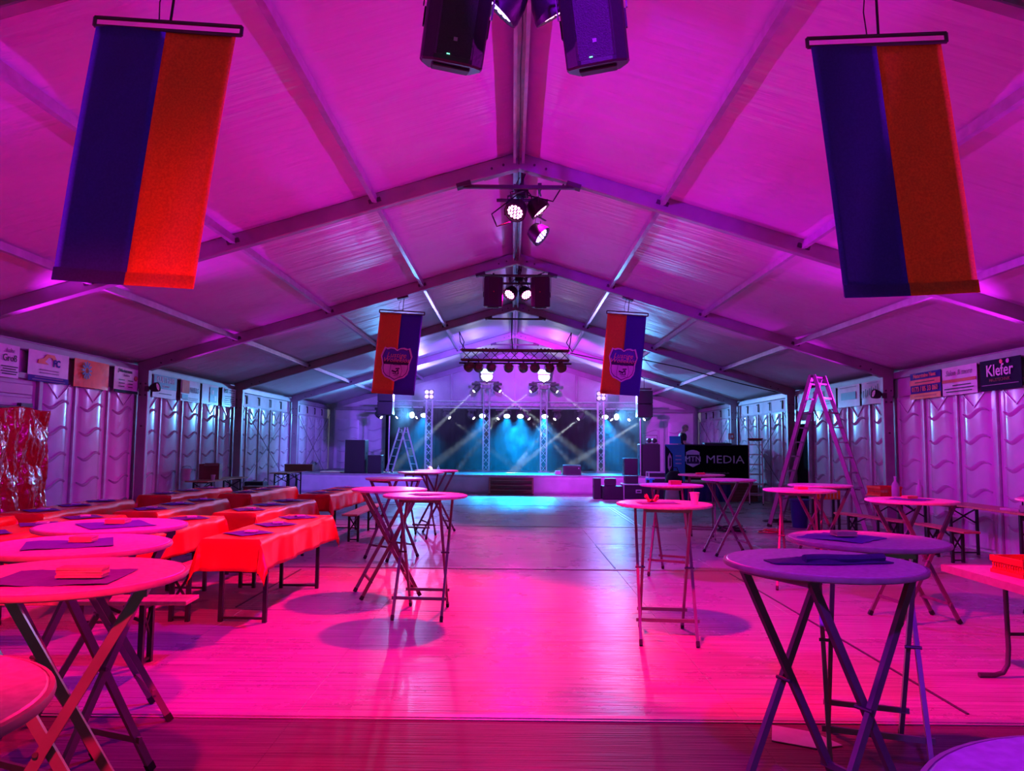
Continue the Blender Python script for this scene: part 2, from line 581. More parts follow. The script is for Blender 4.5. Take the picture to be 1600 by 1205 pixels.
# ---- side walls: hard plastic panels with embossed waves
def panel_mesh(name, wd, flip=False):
    b = MB()
    b.box((wd / 2, 1.29, 0.0), (wd - 0.05, 2.58, 0.03))
    u0, u1 = 0.13 * wd, 0.85 * wd

    def surf(u):
        t = (u - u0) / (u1 - u0)
        return 0.018 + 0.030 * max(0.0, 1 - (2 * t - 1) ** 4) + 0.012 * (1 - (2 * t - 1) ** 2)

    def fld(a, c):
        u = u0 + (u1 - u0) * a
        v = 0.06 + 2.48 * c
        return (u, v, surf(u) if 0 < a < 1 else 0.014)
    b.grid(fld, 14, 6)
    for v0 in (0.48, 0.91, 1.34, 1.76, 2.18):
        n = 14
        rows = []
        for i in range(n + 1):
            q = i / n
            u = u0 + 0.03 + (u1 - u0 - 0.06) * q
            vc = v0 + 0.062 * math.sin((q - 0.52) * 2 * PI * 0.92)
            th = 0.008 + 0.033 * math.sin(PI * q) ** 1.2
            sl = surf(u)
            rows.append([(u, vc + th, sl - 0.004), (u, vc + th * 0.7, sl + 0.030), (u, vc - th * 0.5, sl + 0.016), (u, vc - th, sl - 0.004)])
        vs = [p for r_ in rows for p in r_]
        fs = []
        for i in range(n):
            for j in range(3):
                fs.append((i * 4 + j, i * 4 + j + 1, (i + 1) * 4 + j + 1, (i + 1) * 4 + j))
        b.add(vs, fs)
    # pointed relief at the top
    um = (u0 + u1) / 2
    hw = (u1 - u0) * 0.42
    for sgn in (-1, 1):
        b.bar((um + sgn * hw, 2.52, surf(um) + 0.006), (um, 2.27, surf(um) + 0.008), 0.012, 0.02, up=(0, 0, 1))
    return b.mesh(name, 'pvc', smooth=True)


PAN = panel_mesh('wall_panel', 1.0)
PANW = panel_mesh('gable_panel', 1.2)
PROF = MB().box((0, 1.29, 0.03), (0.035, 2.58, 0.05)).mesh('wall_profile', 'alu_lt', bevel=0.004)
BACK = MB().box((0, 1.57, -0.03), (5.0, 3.14, 0.02)).mesh('wall_backing', 'pvcflat')
VAL = MB().grid(lambda u, v: (-2.4 + 4.8 * u, 2.60 + 0.36 * v, 0.012 + 0.012 * math.sin(u * 40) * (1 - v)), 60, 3).mesh('valance', 'fabric', smooth=True)
EAVE = MB().box((0, 3.01, 0.03), (4.88, 0.13, 0.11)).mesh('eave_beam', 'alu', bevel=0.008)
STRAP = MB().box((0, 2.78, 0.035), (0.045, 0.24, 0.02)).box((-0.05, 2.88, 0.035), (0.13, 0.03, 0.022)).mesh('wall_hook', 'rubber')
for s, nm, rot in ((-1, 'wall_left', ROT_L), (1, 'wall_right', ROT_R)):
    wall = struct(nm)
    X = s * 7.42
    for k in range(len(FR) - 1):
        y0 = FR[k]
        ym = y0 + 2.5
        inst('wall_backing', BACK, wall, (X, ym, 0), rot)
        inst('eave_beam', EAVE, wall, (X, ym, 0), rot)
        inst('valance', VAL, wall, (X, ym, 0), rot)
        for i in range(5):
            if s < 0 and k == 3 and i < 2:
                continue
            if s > 0 and k == 4 and i == 4:
                continue
            ya = y0 + i if s < 0 else y0 + i + 1
            inst('wall_panel', PAN, wall, (X, ya, 0), rot)
        for i in range(6):
            if s < 0 and k == 3 and i < 2:
                continue
            inst('wall_profile', PROF, wall, (X, y0 + i, 0), rot)
        if k >= 5:
            for i in range(1, 5):
                inst('wall_hook', STRAP, wall, (X, y0 + i, 0), rot)
            for a, b_ in (((y0 + 0.15, 2.75), (y0 + 4.85, 0.15)), ((y0 + 4.85, 2.75), (y0 + 0.15, 0.15))):
                MB().tube((s * 7.29, a[0], a[1]), (s * 7.29, b_[0], b_[1]), 0.009, n=6).obj('brace_cable', 'steel', wall)
# ---- gable behind the stage
gable = struct('wall_back')
YG = 29.36
MB().add([(-7.5, YG + 0.1, 0), (7.5, YG + 0.1, 0), (7.5, YG + 0.1, roofz(7.5)), (0, YG + 0.1, 5.38), (-7.5, YG + 0.1, roofz(7.5))], [(0, 1, 2, 3, 4)]).obj('gable_sheet', 'fabric', gable, solid=0.01)
for x in (-2.5, 0.02, 2.5):
    MB().box((x, YG, (roofz(x) - 0.1) / 2 + 1.5), (0.10 if x != 0.02 else 0.03, 0.06, roofz(x) - 3.05)).obj('gable_post', 'alu', gable)
MB().box((0, YG - 0.02, 3.0), (14.5, 0.08, 0.13)).obj('gable_beam', 'alu', gable, bevel=0.006)
for i in range(12):
    inst('wall_panel', PANW, gable, (-7.2 + 1.2 * i, YG + 0.06, 0), ROT_C)
    inst('wall_profile', PROF, gable, (-7.2 + 1.2 * i, YG + 0.05, 0), ROT_C)
for s in (-1, 1):
    MB().bar((s * 0.03, YG - 0.03, 5.27), (s * 7.4, YG - 0.03, 5.27 - 0.305 * 7.37), 0.10, 0.2).obj('gable_rafter', 'alu', gable)
    MB().box((s * 7.23, YG - 0.05, 1.49), (0.185, 0.11, 2.98)).obj('gable_corner_post', 'alu', gable, bevel=0.008)
wf = struct('wall_front')
for x0, x1 in ((-7.5, -2.4), (2.4, 7.5)):
    MB().box(((x0 + x1) / 2, -5.75, 1.54), (x1 - x0, 0.02, 3.08)).obj('front_sheet', 'fabric', wf)
MB().prism([(-7.5, 3.08), (7.5, 3.08), (0, 5.38)], -5.76, -5.74, lambda a, b, c: (a, c, b)).obj('gable_sheet', 'fabric', wf)

# ---- door in the left wall behind the red foil, exit in the right wall
d1 = struct('door_1', (-7.40, 10.3, 0))
MB().box((0.02, 0, 1.27), (0.04, 1.9, 2.50)).obj('door_leaf', 'pvcflat', d1)
for yy in (-0.97, 0.98):
    MB().box((0.05, yy, 1.3), (0.10, 0.09, 2.6)).obj('door_post', 'alu', d1, bevel=0.006)
MB().box((0.05, 0, 2.56), (0.10, 1.95, 0.09)).obj('door_head', 'alu', d1, bevel=0.006)
for yy, wv in ((0.4, 0.86), (-0.5, 0.84)):
    MB().box((0.055, yy, 2.36), (0.03, wv, 0.16)).obj('door_panel', 'pvcflat', d1, bevel=0.01)
    MB().box((0.055, yy, 2.17), (0.03, wv, 0.14)).obj('door_panel', 'pvcflat', d1, bevel=0.01)
MB().box((0.10, 0.62, 2.12), (0.07, 0.26, 0.06)).bar((0.10, 0.5, 2.10), (0.10, -0.1, 2.06), 0.03, 0.02).obj('door_closer', 'steel', d1)
d2 = struct('door_2', (7.36, 18.75, 0))
MB().box((0, 0, 1.1), (0.04, 0.9, 2.2)).obj('door_leaf', 'curtain', d2)  # black sheet, the darkness of the door gap put in as colour
for yy in (-0.47, 0.47):
    MB().box((-0.05, yy, 1.12), (0.08, 0.06, 2.24)).obj('door_post', 'alu_lt', d2)
MB().box((-0.05, 0, 2.24), (0.08, 1.0, 0.07)).obj('door_head', 'alu_lt', d2)

# ================================================================== STAGE
SH = 0.62
st = thing('stage', (0, 24.2, 0), 'low stage across the back with a smooth pale fabric skirt', 'stage')
MB().box((0, 2.5, SH - 0.03), (14.2, 4.98, 0.06)).obj('deck', 'deck', st)
MB().grid(lambda u, v: (-7.05 + 14.1 * u, -0.02 - 0.012 * math.sin(u * 55) * (1 - v) - 0.01 * math.sin(u * 131 + 4 * v) * (1 - v) - 0.03 * (1 - v), (SH - 0.02) * v), 220, 5).obj('skirt', 'skirt', st, smooth=True, solid=0.004)
MB().box((0, -0.01, SH - 0.02), (14.2, 0.04, 0.05)).obj('edge_rail', 'alu_lt', st)
for x in (-5, -1.1, 1.0, 5):
    MB().box((x, 0.4, 0.28), (0.06, 0.06, 0.56)).obj('leg', 'alu', st)
ss = thing('stage_steps', (-0.08, 23.82, 0), 'reddish wooden steps leading up to the middle of the stage', 'steps')
for i, z in enumerate((0.15, 0.30, 0.45)):
    MB().box((0, 0.06 * i + 0.02, z), (1.36, 0.09, 0.035)).obj('tread', 'brown', ss)
for sx in (-0.7, 0.7):
    MB().bar((sx, -0.06, 0.03), (sx, 0.22, 0.53), 0.05, 0.08).obj('stringer', 'brown', ss)
MB().box((0, 0.235, 0.28), (1.36, 0.02, 0.54)).obj('riser', 'brown', ss)

ct = thing('stage_curtain', (0, 28.75, 0), 'black cloth backdrop hanging behind the stage lights', 'curtain')
for i in range(5):
    MB().grid(lambda u, v, i=i: (-5.0 + 2.0 * (i + u), 0.05 * math.sin((i + u) * 2 * PI * 5) + 0.02 * math.sin((i + u) * 31), SH + 0.01 + 2.38 * v), 60, 2).obj('curtain_length', 'curtain', ct, smooth=True, solid=0.004)
MB().tube((-5.1, 0, 3.01), (5.1, 0, 3.01), 0.025).obj('curtain_pipe', 'steel', ct)


def truss_mesh(L, wd=0.24, axis='x', step=0.27, three=False):
    """chords and lacing of a lattice beam of length L along local x"""
    ch, lc = MB(), MB()
    c4 = [(a * wd / 2, b * wd / 2) for a, b in ((-1, -1), (1, -1), (1, 1), (-1, 1))]
    n = max(2, int(round(L / step)))
    for i, (a, b) in enumerate(c4):
        ch.tube((0, a, b), (L, a, b), 0.025, n=8)
        a2, b2 = c4[(i + 1) % 4]
        for k in range(n):
            x0, x1 = L * k / n, L * (k + 1) / n
            if k % 2 == 0:
                lc.tube((x0, a, b), (x1, a2, b2), 0.010, n=5)
            else:
                lc.tube((x0, a2, b2), (x1, a, b), 0.010, n=5)
    return ch, lc


YT = 27.6
tr = thing('truss_beam', (-5.1, YT, 3.09), 'long horizontal lattice truss above the stage carrying the lamps', 'truss')
ch, lc = truss_mesh(10.2)
ch.obj('chord', 'alu_lt', tr, smooth=True)
lc.obj('lacing', 'alu_lt', tr)
TX = [(-3.15, 3.24, 'outer left truss tower on the stage with a four lamp blinder on top'),
      (-1.02, 3.66, 'left of the two tall middle truss towers on the stage, under a glowing shield'),
      (1.10, 3.66, 'right of the two tall middle truss towers on the stage, under a glowing shield'),
      (3.22, 3.24, 'outer right truss tower on the stage with a four lamp blinder on top')]
for i, (x, top, lab) in enumerate(TX):
    tw = thing('truss_tower', (x, YT - 0.30, SH), lab, 'truss', group='truss towers on the stage')
    ch, lc = truss_mesh(top - SH, wd=0.22)
    for b in (ch, lc):
        b.v = [(p[1], p[2], p[0]) for p in b.v]
    ch.obj('chord', 'alu_lt', tw, smooth=True)
    lc.obj('lacing', 'alu_lt', tw)
    MB().box((0, 0, 0.01), (0.4, 0.4, 0.02)).obj('base_plate', 'alu', tw)
    if i in (0, 3):
        bl = thing('blinder_lamp', (x, YT - 0.42, top + 0.05), 'four-eyed blinder on the outer %s truss tower' % ('left' if i == 0 else 'right'), 'stage light')
        spot('blinder_light', (x, YT - 0.50, top + 0.2), (x * 1.2, 18.0, 4.0), (0.34, 0.26, 1.0), 420, 150, 0.6, 0.12)
        MB().box((0, 0.05, 0.15), (0.36, 0.10, 0.36)).obj('housing', 'black', bl, bevel=0.02)
        for a in (-0.085, 0.085):
            for b in (0.065, 0.235):
                MB().lathe([(0.072, 0), (0.072, 0.02), (0.03, 0.03)], 16, (a, 0.0, b), Matrix.Rotation(PI / 2, 3, 'X')).obj('lens', 'led_dim', bl)
    else:
        side = 'left' if i == 1 else 'right'
        tb = thing('lamp_bar', (x, YT - 0.30, 3.93), 'thin cross bar on top of the middle %s truss tower' % side, 'bar')
        MB().tube((-0.46, 0, 0), (0.46, 0, 0), 0.022).obj('tube', 'steel', tb)
        MB().tube((0, 0, 0), (0, 0, -0.26), 0.03).obj('spigot', 'steel', tb)
        bl = thing('blinder_lamp', (x, YT - 0.50, 3.70), 'twin blinder below the glowing shield on the middle %s tower' % side, 'stage light')
        MB().box((0, 0.06, 0.05), (0.32, 0.09, 0.17)).obj('housing', 'steel', bl, bevel=0.015)
        for a in (-0.075, 0.075):
            MB().lathe([(0.06, 0), (0.06, 0.02), (0.03, 0.025)], 16, (a, 0.0, 0.05), Matrix.Rotation(PI / 2, 3, 'X')).obj('lens', 'smokeglass', bl)


def shield_outline(wd, ht, n=10):
    """heraldic road-shield outline, centred, width wd, height ht"""
    right = [(0.0, 0.40), (0.10, 0.46), (0.22, 0.47), (0.33, 0.44), (0.40, 0.47), (0.44, 0.38), (0.50, 0.22), (0.46, 0.10), (0.43, -0.02),
             (0.44, -0.14), (0.40, -0.28), (0.30, -0.38), (0.14, -0.43), (0.0, -0.50)]
    pts = right + [(-x, y) for x, y in reversed(right[1:-1])]
    return [(x * wd, y * ht) for x, y in reversed(pts)]


for x, side in ((-1.02, 'left'), (1.10, 'right')):
    sg = thing('lit_shield_sign', (x, YT - 0.36, 4.19), 'glowing white shield sign above the middle %s truss tower' % side, 'sign', rot=ROT_C)
    sg['group'] = 'glowing shields over the stage'
    MB().prism(shield_outline(0.50, 0.52), -0.05, 0.0).obj('light_box', 'white', sg)
    low = [(p[0], min(p[1], -0.0)) for p in shield_outline(0.46, 0.48)]
    MB().prism([p for p in shield_outline(0.46, 0.48) if p[1] < 0.02] , 0.0, 0.004).obj('lower_field', 'sign_lit', sg)
    MB().prism([p for p in shield_outline(0.46, 0.48) if p[1] > 0.03], 0.0, 0.004).obj('upper_field', 'sign_lit_teal', sg)
    text('Lustige', 0.075, 'emb_o', sg, (0, 0.13, 0.006), shear=0.3)
    text('Wölleklös', 0.065, 'emb_o', sg, (0, 0.065, 0.006), shear=0.3)


# ---- stage lamps
def par_can(loc, target, label, led='led_cyan', rad=0.13, lamp=None, yoke=0.22, depth=0.24, dots=False, group=None, body='black'):
    """round can lamp pointing along local -z, hung from a yoke"""
    q = (Vector(target) - Vector(loc)).to_track_quat('-Z', 'Y')
    e = thing('stage_lamp', loc, label, 'stage light', group=group)
    m3 = q.to_matrix()
    MB().lathe([(rad * 0.45, depth * 0.62), (rad * 0.72, depth * 0.55), (rad * 0.93, depth * 0.3), (rad, 0.02), (rad * 1.05, 0.0), (rad * 1.05, -0.03), (rad * 0.92, -0.03), (rad * 0.9, -0.005)], 20, (0, 0, 0), m3).obj('housing', body, e, smooth=True)
    if dots:
        MB().lathe([(rad * 0.9, -0.004), (rad * 0.88, -0.008)], 20, (0, 0, 0), m3).obj('lens_plate', 'rubber', e)
        d = MB()
        hexs = [(0, 0)] + [(math.cos(k * PI / 3), math.sin(k * PI / 3)) for k in range(6)] + [(1.75 * math.cos(k * PI / 6), 1.75 * math.sin(k * PI / 6)) for k in range(12)]
        for hx, hy in hexs:
            d.lathe([(rad * 0.135, 0), (rad * 0.10, -0.010)], 8, m3 @ Vector((hx * rad * 0.36, hy * rad * 0.36, -0.010)), m3)
        d.obj('led_array', led, e)
    else:
        MB().lathe([(rad * 0.88, -0.004), (rad * 0.86, -0.012), (rad * 0.4, -0.026)], 20, (0, 0, 0), m3).obj('lens', led, e)
    if yoke:
        y = MB()
        for s in (-1, 1):
            a = m3 @ Vector((s * rad * 1.12, 0, 0.05))
            y.bar(a, Vector((a.x * 0.9, a.y * 0.9, yoke)), 0.025, 0.008)
        a = m3 @ Vector((rad * 1.12, 0, 0.05))
        y.bar((a.x * 0.9, a.y * 0.9, yoke), (-a.x * 0.9, -a.y * 0.9, yoke), 0.025, 0.01)
        y.tube((0, 0, yoke), (0, 0, yoke + 0.09), 0.015, n=8)
        y.obj('yoke', 'steel', e)
        MB().box((0, 0, yoke + 0.08), (0.05, 0.06, 0.08)).obj('clamp', 'steel', e)
    if lamp:
        col, pw, ang, bl = lamp
        dv = (Vector(target) - Vector(loc)).normalized()
        spot('beam', Vector(loc) + dv * 0.06, target, col, pw, ang, bl, rad * 0.6)
    return e


CY = (0.0, 0.33, 1.0)
WH = (0.85, 0.95, 1.0)
ORD = ['first', 'second', 'third', 'fourth', 'fifth', 'sixth', 'seventh', 'eighth', 'ninth', 'tenth', 'eleventh', 'twelfth']
for i, px in enumerate((645, 663, 754, 792, 813, 851, 944.5, 962)):
    x = (px - 801) * YT / 1150 - 0.05
    on = px in (645, 663, 754, 792, 813, 851, 944.5, 962)
    side_ = px in (645, 962)
    par_can((x, YT - 0.16, 2.68), (x * 0.95, 25.4, 0.6) if not side_ else (math.copysign(7.3, x), 21.0, 2.6), '%s round cyan wash lamp from the left on the stage truss' % ORD[i],
            'led_cyan', 0.13, (((0.10, 0.44, 1.0), 1000, 100, 0.9) if side_ else (CY, (2400 if px in (792, 813) else 4200) if px > 760 else 2000, 64, 0.9)) if on else None, yoke=0.20, group='cyan wash lamps on the stage truss')
HEADS = [(593, 650, 1.4, 0), (624, 650, -1.3, 1), (655, 651, -1.6, 0), (699, 651, 1.6, 1), (737, 651.5, 1.3, 0), (781, 652, -0.9, 2), (823.5, 652, 1.1, 2),
         (869.5, 653, -1.0, 2), (907, 653, -1.5, 3), (952, 654, 1.0, 0), (985, 655, -1.0, 0), (1010, 655, -2.0, 3)]


def moving_head(loc, target, label, pw, top=0.33, group=None):
    e = thing('moving_head_lamp', loc, label, 'stage light', group=group)
    q = (Vector(target) - Vector(loc)).to_track_quat('-Z', 'Y')
    m3 = q.to_matrix()
    MB().lathe([(0.05, 0.19), (0.10, 0.15), (0.12, 0.05), (0.10, -0.08), (0.07, -0.11), (0.065, -0.12)], 14, (0, 0, 0), m3).obj('head', 'black', e, smooth=True)
    MB().lathe([(0.058, -0.118), (0.055, -0.128)], 14, (0, 0, 0), m3).obj('lens', 'led_white', e)
    y = MB()
    for s in (-1, 1):
        a = m3 @ Vector((s * 0.135, 0, 0.03))
        y.bar(a, (a.x, a.y, top - 0.1), 0.05, 0.03)
    y.obj('yoke', 'rubber', e)
    MB().box((0, 0, top - 0.06), (0.32, 0.2, 0.09)).obj('base', 'rubber', e, bevel=0.015)
    MB().tube((0, 0, top - 0.02), (0, 0, top + 0.05), 0.03, n=8).obj('clamp', 'steel', e)
    if pw:
        dv = (Vector(target) - Vector(loc)).normalized()
        spot('beam', Vector(loc) + dv * 0.14, target, WH, pw, 4.6, 0.3, 0.03)


BP = [0, 4500, 16000, 24000]
for i, (px, py, dx, lv) in enumerate(HEADS):
    x = (px - 801) * YT / 1150 - 0.05
    moving_head((x, YT - 0.05, 2.66), (x + dx * 1.6, YT - 1.2, 0.75), '%s small moving head from the left on the stage truss' % ORD[i], BP[lv], 0.30, 'moving heads on the stage truss')
for (x, dx, lab) in ((-1.42, -1.2, 'moving head at the left end of the left cross bar over the stage'), (-0.62, 1.6, 'moving head at the right end of the left cross bar over the stage'),
                     (0.70, -1.6, 'moving head at the left end of the right cross bar over the stage'), (1.50, 1.7, 'moving head at the right end of the right cross bar over the stage')):
    moving_head((x, YT - 0.30, 3.66), (x + dx, YT - 0.9, 2.4), lab, 20000, 0.25)

# haze hanging over the stage
def volume_mat(name, dens, col, noise=False):
    m = bpy.data.materials.new(name)
    m.use_nodes = True
    nt = m.node_tree
    nt.nodes.clear()
    out = nt.nodes.new('ShaderNodeOutputMaterial')
    v = nt.nodes.new('ShaderNodeVolumeScatter')
    v.inputs['Color'].default_value = (*col, 1)
    v.inputs['Density'].default_value = dens
    v.inputs['Anisotropy'].default_value = 0.3
    nt.links.new(v.outputs[0], out.inputs['Volume'])
    if noise:
        tc = nt.nodes.new('ShaderNodeTexCoord')
        nz = nt.nodes.new('ShaderNodeTexNoise')
        nz.inputs['Scale'].default_value = 3.2
        nz.inputs['Detail'].default_value = 4
        nt.links.new(tc.outputs['Object'], nz.inputs['Vector'])
        mr = nt.nodes.new('ShaderNodeMapRange')
        mr.inputs[1].default_value = 0.46
        mr.inputs[2].default_value = 0.75
        mr.inputs[4].default_value = dens
        nt.links.new(nz.outputs['Fac'], mr.inputs[0])
        nt.links.new(mr.outputs[0], v.inputs['Density'])
    return m


hz = MB().box((0, 0, 0), (8.8, 4.2, 3.2)).obj('stage_haze', volume_mat('haze', 0.026, (0.9, 0.95, 1.0)), loc=(0.2, 26.5, SH + 1.63))
pf = MB().lathe([(0.05, -0.72), (0.30, -0.55), (0.52, -0.1), (0.58, 0.3), (0.42, 0.62), (0.1, 0.75)], 16).obj('smoke_puff', volume_mat('smoke', 0.26, (0.9, 0.95, 1.0), True), loc=(0.2, 26.6, SH + 0.95))
pf.scale = (1, 0.6, 1)
tag(pf, 'billowing puff of smoke over the middle of the stage', 'smoke', kind='stuff')
tag(hz, 'thin haze hanging in the light beams over the stage', 'haze', kind='stuff')

# ================================================================== HANGING LAMP CLUSTERS, SPEAKERS, BANNERS
PINK = (1.0, 0.0, 0.09)
ROSE = (1.0, 0.0, 0.42)
MAG = (1.0, 0.0, 0.75)
VIO = (0.30, 0.0, 1.0)
UPC = (0.76, 0.012, 1.0)


def led_par(loc, target, label, led, lamp, extra=None):
    e = par_can(loc, target, label, led, 0.14, lamp, yoke=0.24, depth=0.27, dots=True, group='led lamps under the ridge')
    return e


def cluster(y, label):
    e = thing('lamp_hanger', (0.05, y, 4.72), label, 'lamp hanger')
    MB().tube((0, 0, 0.12), (0, 0, 0.52), 0.022).obj('drop_pipe', 'steel', e)
    MB().tube((-0.34, 0, 0.12), (0.34, 0, 0.12), 0.022).obj('cross_pipe', 'steel', e)
    MB().box((0, -0.03, 0.22), (0.16, 0.14, 0.12)).obj('splitter_box', 'rubber', e, bevel=0.01)
    c = MB()
    for k in range(5):
        a = random.uniform(-0.26, 0.26)
        c.path([(a * t / 6 + 0.05 * math.sin(t * 1.3 + k), 0.05 * math.cos(t + k), 0.46 - 0.09 * t + 0.05 * math.sin(t * 2 + k)) for t in range(7)], 0.008, 5)
    c.obj('cable_tangle', 'cable', e)


cluster(-0.42, 'pipe with cables holding two led lamps over the entrance end')
cluster(4.62, 'pipe with a tangle of cables holding the nearest pair of led lamps')
cluster(9.55, 'pipe with a tangle of cables holding the three led lamps at the second rafter')
cluster(14.6, 'pipe with a tangle of cables holding the two led lamps between the far speakers')
# nearest pair
led_par((-0.15, 4.58, 4.44), (-4.2, 6.1, 0.2), 'led lamp turned left between the two nearest hanging speakers', 'led_blue', (VIO, 600, 90, 0.7))
led_par((0.20, 4.62, 4.44), (2.7, 6.6, 0.2), 'led lamp turned right between the two nearest hanging speakers', 'led_pink', (PINK, 2250, 66, 0.5))
# the three at the second rafter
led_par((-0.04, 9.40, 4.64), (-2.1, 6.1, 0), 'pink led lamp facing the entrance under the second rafter', 'led_pink', (PINK, 3200, 84, 0.5))
led_par((0.28, 9.52, 4.70), (4.4, 9.8, 0), 'upper right led lamp of the three under the second rafter', 'led_pink', (MAG, 520, 100, 0.6))
led_par((0.30, 9.66, 4.40), (5.4, 8.2, 0), 'lower right blue led lamp of the three under the second rafter', 'led_blue', (VIO, 420, 100, 0.6))
# pair over the entrance end
led_par((-0.2, -0.4, 4.55), (-2.2, 3.2, 1.1), 'left led lamp of the pair over the entrance end', 'led_pink', (PINK, 4000, 46, 0.7))
led_par((0.25, -0.4, 4.55), (1.4, 2.4, 1.1), 'right led lamp of the pair over the entrance end', 'led_blue', (VIO, 900, 56, 0.7))
led_par((0.05, -0.55, 4.38), (0.62, 4.3, 4.22), 'middle blue led lamp over the entrance end, aimed along the ridge', 'led_blue', (VIO, 2200, 24, 0.6))
# far pair
led_par((-0.13, 14.5, 4.60), (-3.4, 11.3, 0), 'left led lamp of the pair between the far hanging speakers', 'led_pink', (ROSE, 1300, 95, 0.6))
led_par((0.20, 14.5, 4.60), (2.8, 11.2, 0), 'right led lamp of the pair between the far hanging speakers', 'led_pink', (MAG, 500, 90, 0.6))
# led lamps added on the wall posts to brighten the roof, nearer pairs unseen
for y, pw in ((4.3, 1040), (9.3, 1180), (14.3, 380)):
    for sx in (-1, 1):
        nm = {4.3: 'nearest', 9.3: 'second', 14.3: 'third'}[y]
        lc_ = (sx * 6.98, y - 0.02, 2.66)
        e = par_can(lc_, (-sx * 2.0, y + 0.2, 4.75), 'added black led lamp tilted to the roof on the %s %s wall post' % (nm, 'left' if sx < 0 else 'right'),
                    'led_faint' if y > 14 else 'led_pink', 0.09, (UPC, pw, 72, 1.0), yoke=0, depth=0.2, dots=True)
        MB().bar((sx * 0.16, -0.06, -0.04), (sx * 0.06, -0.01, 0.0), 0.03, 0.04).obj('arm', 'steel', e)
        MB().box((sx * 0.16, -0.06, -0.04), (0.08, 0.05, 0.10)).obj('clamp', 'steel', e)


def speaker_parts(e, wd, ht, dp, badge=True, led=True, tilt=0.0):
    """loudspeaker, front towards local -y, origin at bottom centre"""
    h = wd / 2
    o = [(-h, 0), (-h * 0.97, -dp * 0.35), (-h * 0.55, -dp * 0.5), (h * 0.55, -dp * 0.5), (h * 0.97, -dp * 0.35), (h, 0), (h * 0.72, dp * 0.5), (-h * 0.72, dp * 0.5)]
    MB().prism(o, 0, ht).obj('cabinet', 'black', e, bevel=0.012)
    g = [(-h * 0.90, -dp * 0.37), (-h * 0.53, -dp * 0.505), (h * 0.53, -dp * 0.505), (h * 0.90, -dp * 0.37), (h * 0.86, -dp * 0.36), (-h * 0.86, -dp * 0.36)]
    MB().prism(g, ht * 0.06, ht * 0.95).obj('grille', 'grille', e)
    MB().box((0, 0, -0.006), (wd * 0.6, dp * 0.5, 0.02)).obj('foot_plate', 'rubber', e, bevel=0.005)
    for s in (-1, 1):
        MB().box((s * h * 0.99, 0.0, ht * 0.42), (0.02, 0.05, 0.10)).obj('side_handle', 'rubber', e)
    if led:
        MB().box((-0.03, -dp * 0.512, ht * 0.075), (0.018, 0.008, 0.005)).obj('power_led', 'g_led', e)
    if badge:
        MB().box((0, -dp * 0.512, ht * 0.22 if led else ht * 0.5), (0.022, 0.006, 0.02)).obj('badge', 'signr' if not led else 'inkg', e)


for x, y, z, rzv, rxv, lab, near in ((-0.44, 4.2, 3.83, 0.20, 0.34, 'nearest hanging loudspeaker left of the ridge', 1), (0.44, 4.2, 3.83, -0.20, 0.34, 'nearest hanging loudspeaker right of the ridge, washed in blue', 1),
                                     (-0.46, 14.25, 4.29, 0.12, 0.10, 'far hanging loudspeaker left of the ridge', 0), (0.48, 14.25, 4.29, -0.12, 0.10, 'far hanging loudspeaker right of the ridge', 0)):
    e = thing('hanging_speaker', (x, y, z), lab, 'speaker', rot=(rxv, -0.10 * (1 if x > 0 else -1) * near, rzv), group='loudspeakers hung below the rafters')
    speaker_parts(e, 0.37, 0.58, 0.33, led=bool(near))
    br = MB()
    br.bar((-0.2, 0, 0.3), (-0.2, 0, 0.62), 0.03, 0.008).bar((0.2, 0, 0.3), (0.2, 0, 0.62), 0.03, 0.008).bar((-0.2, 0, 0.62), (0.2, 0, 0.62), 0.03, 0.01).tube((0, 0, 0.62), (0, 0.02, 0.66 if not near else 1.0), 0.02, n=8)
    br.obj('bracket', 'steel', e)
for pts, lab in (([(-0.16, 4.6, 4.55), (-0.22, 4.5, 4.34), (-0.26, 4.4, 4.22), (-0.27, 4.38, 4.18)], 'thin cable looping from the nearest lamps to the left speaker'),
                 ([(0.30, 4.62, 4.75), (0.36, 4.5, 4.5), (0.34, 4.4, 4.30)], 'thin cable dropping from the nearest lamps to the blue-lit speaker'),
                 ([(-0.02, 9.5, 4.9), (-0.35, 9.45, 4.62), (-0.28, 9.4, 4.44), (-0.1, 9.4, 4.5)], 'looped cable left of the lamps under the second rafter'),
                 ([(0.1, 9.5, 4.9), (0.45, 9.4, 4.78), (0.6, 9.35, 5.02), (0.58, 9.3, 5.06)], 'cable rising right of the lamps under the second rafter'),
                 ([(0.1, 14.5, 4.9), (0.35, 14.4, 4.95), (0.55, 14.3, 5.0)], 'cable rising to the right beside the far lamps')):
    sm = []
    P = [Vector(p) for p in pts]
    for i in range(len(P) - 1):
        for t in range(4):
            sm.append(P[i].lerp(P[i + 1], t / 4))
    sm.append(P[-1])
    tag(MB().path(sm, 0.009, 6).obj('cable', 'cable'), lab, 'cable')


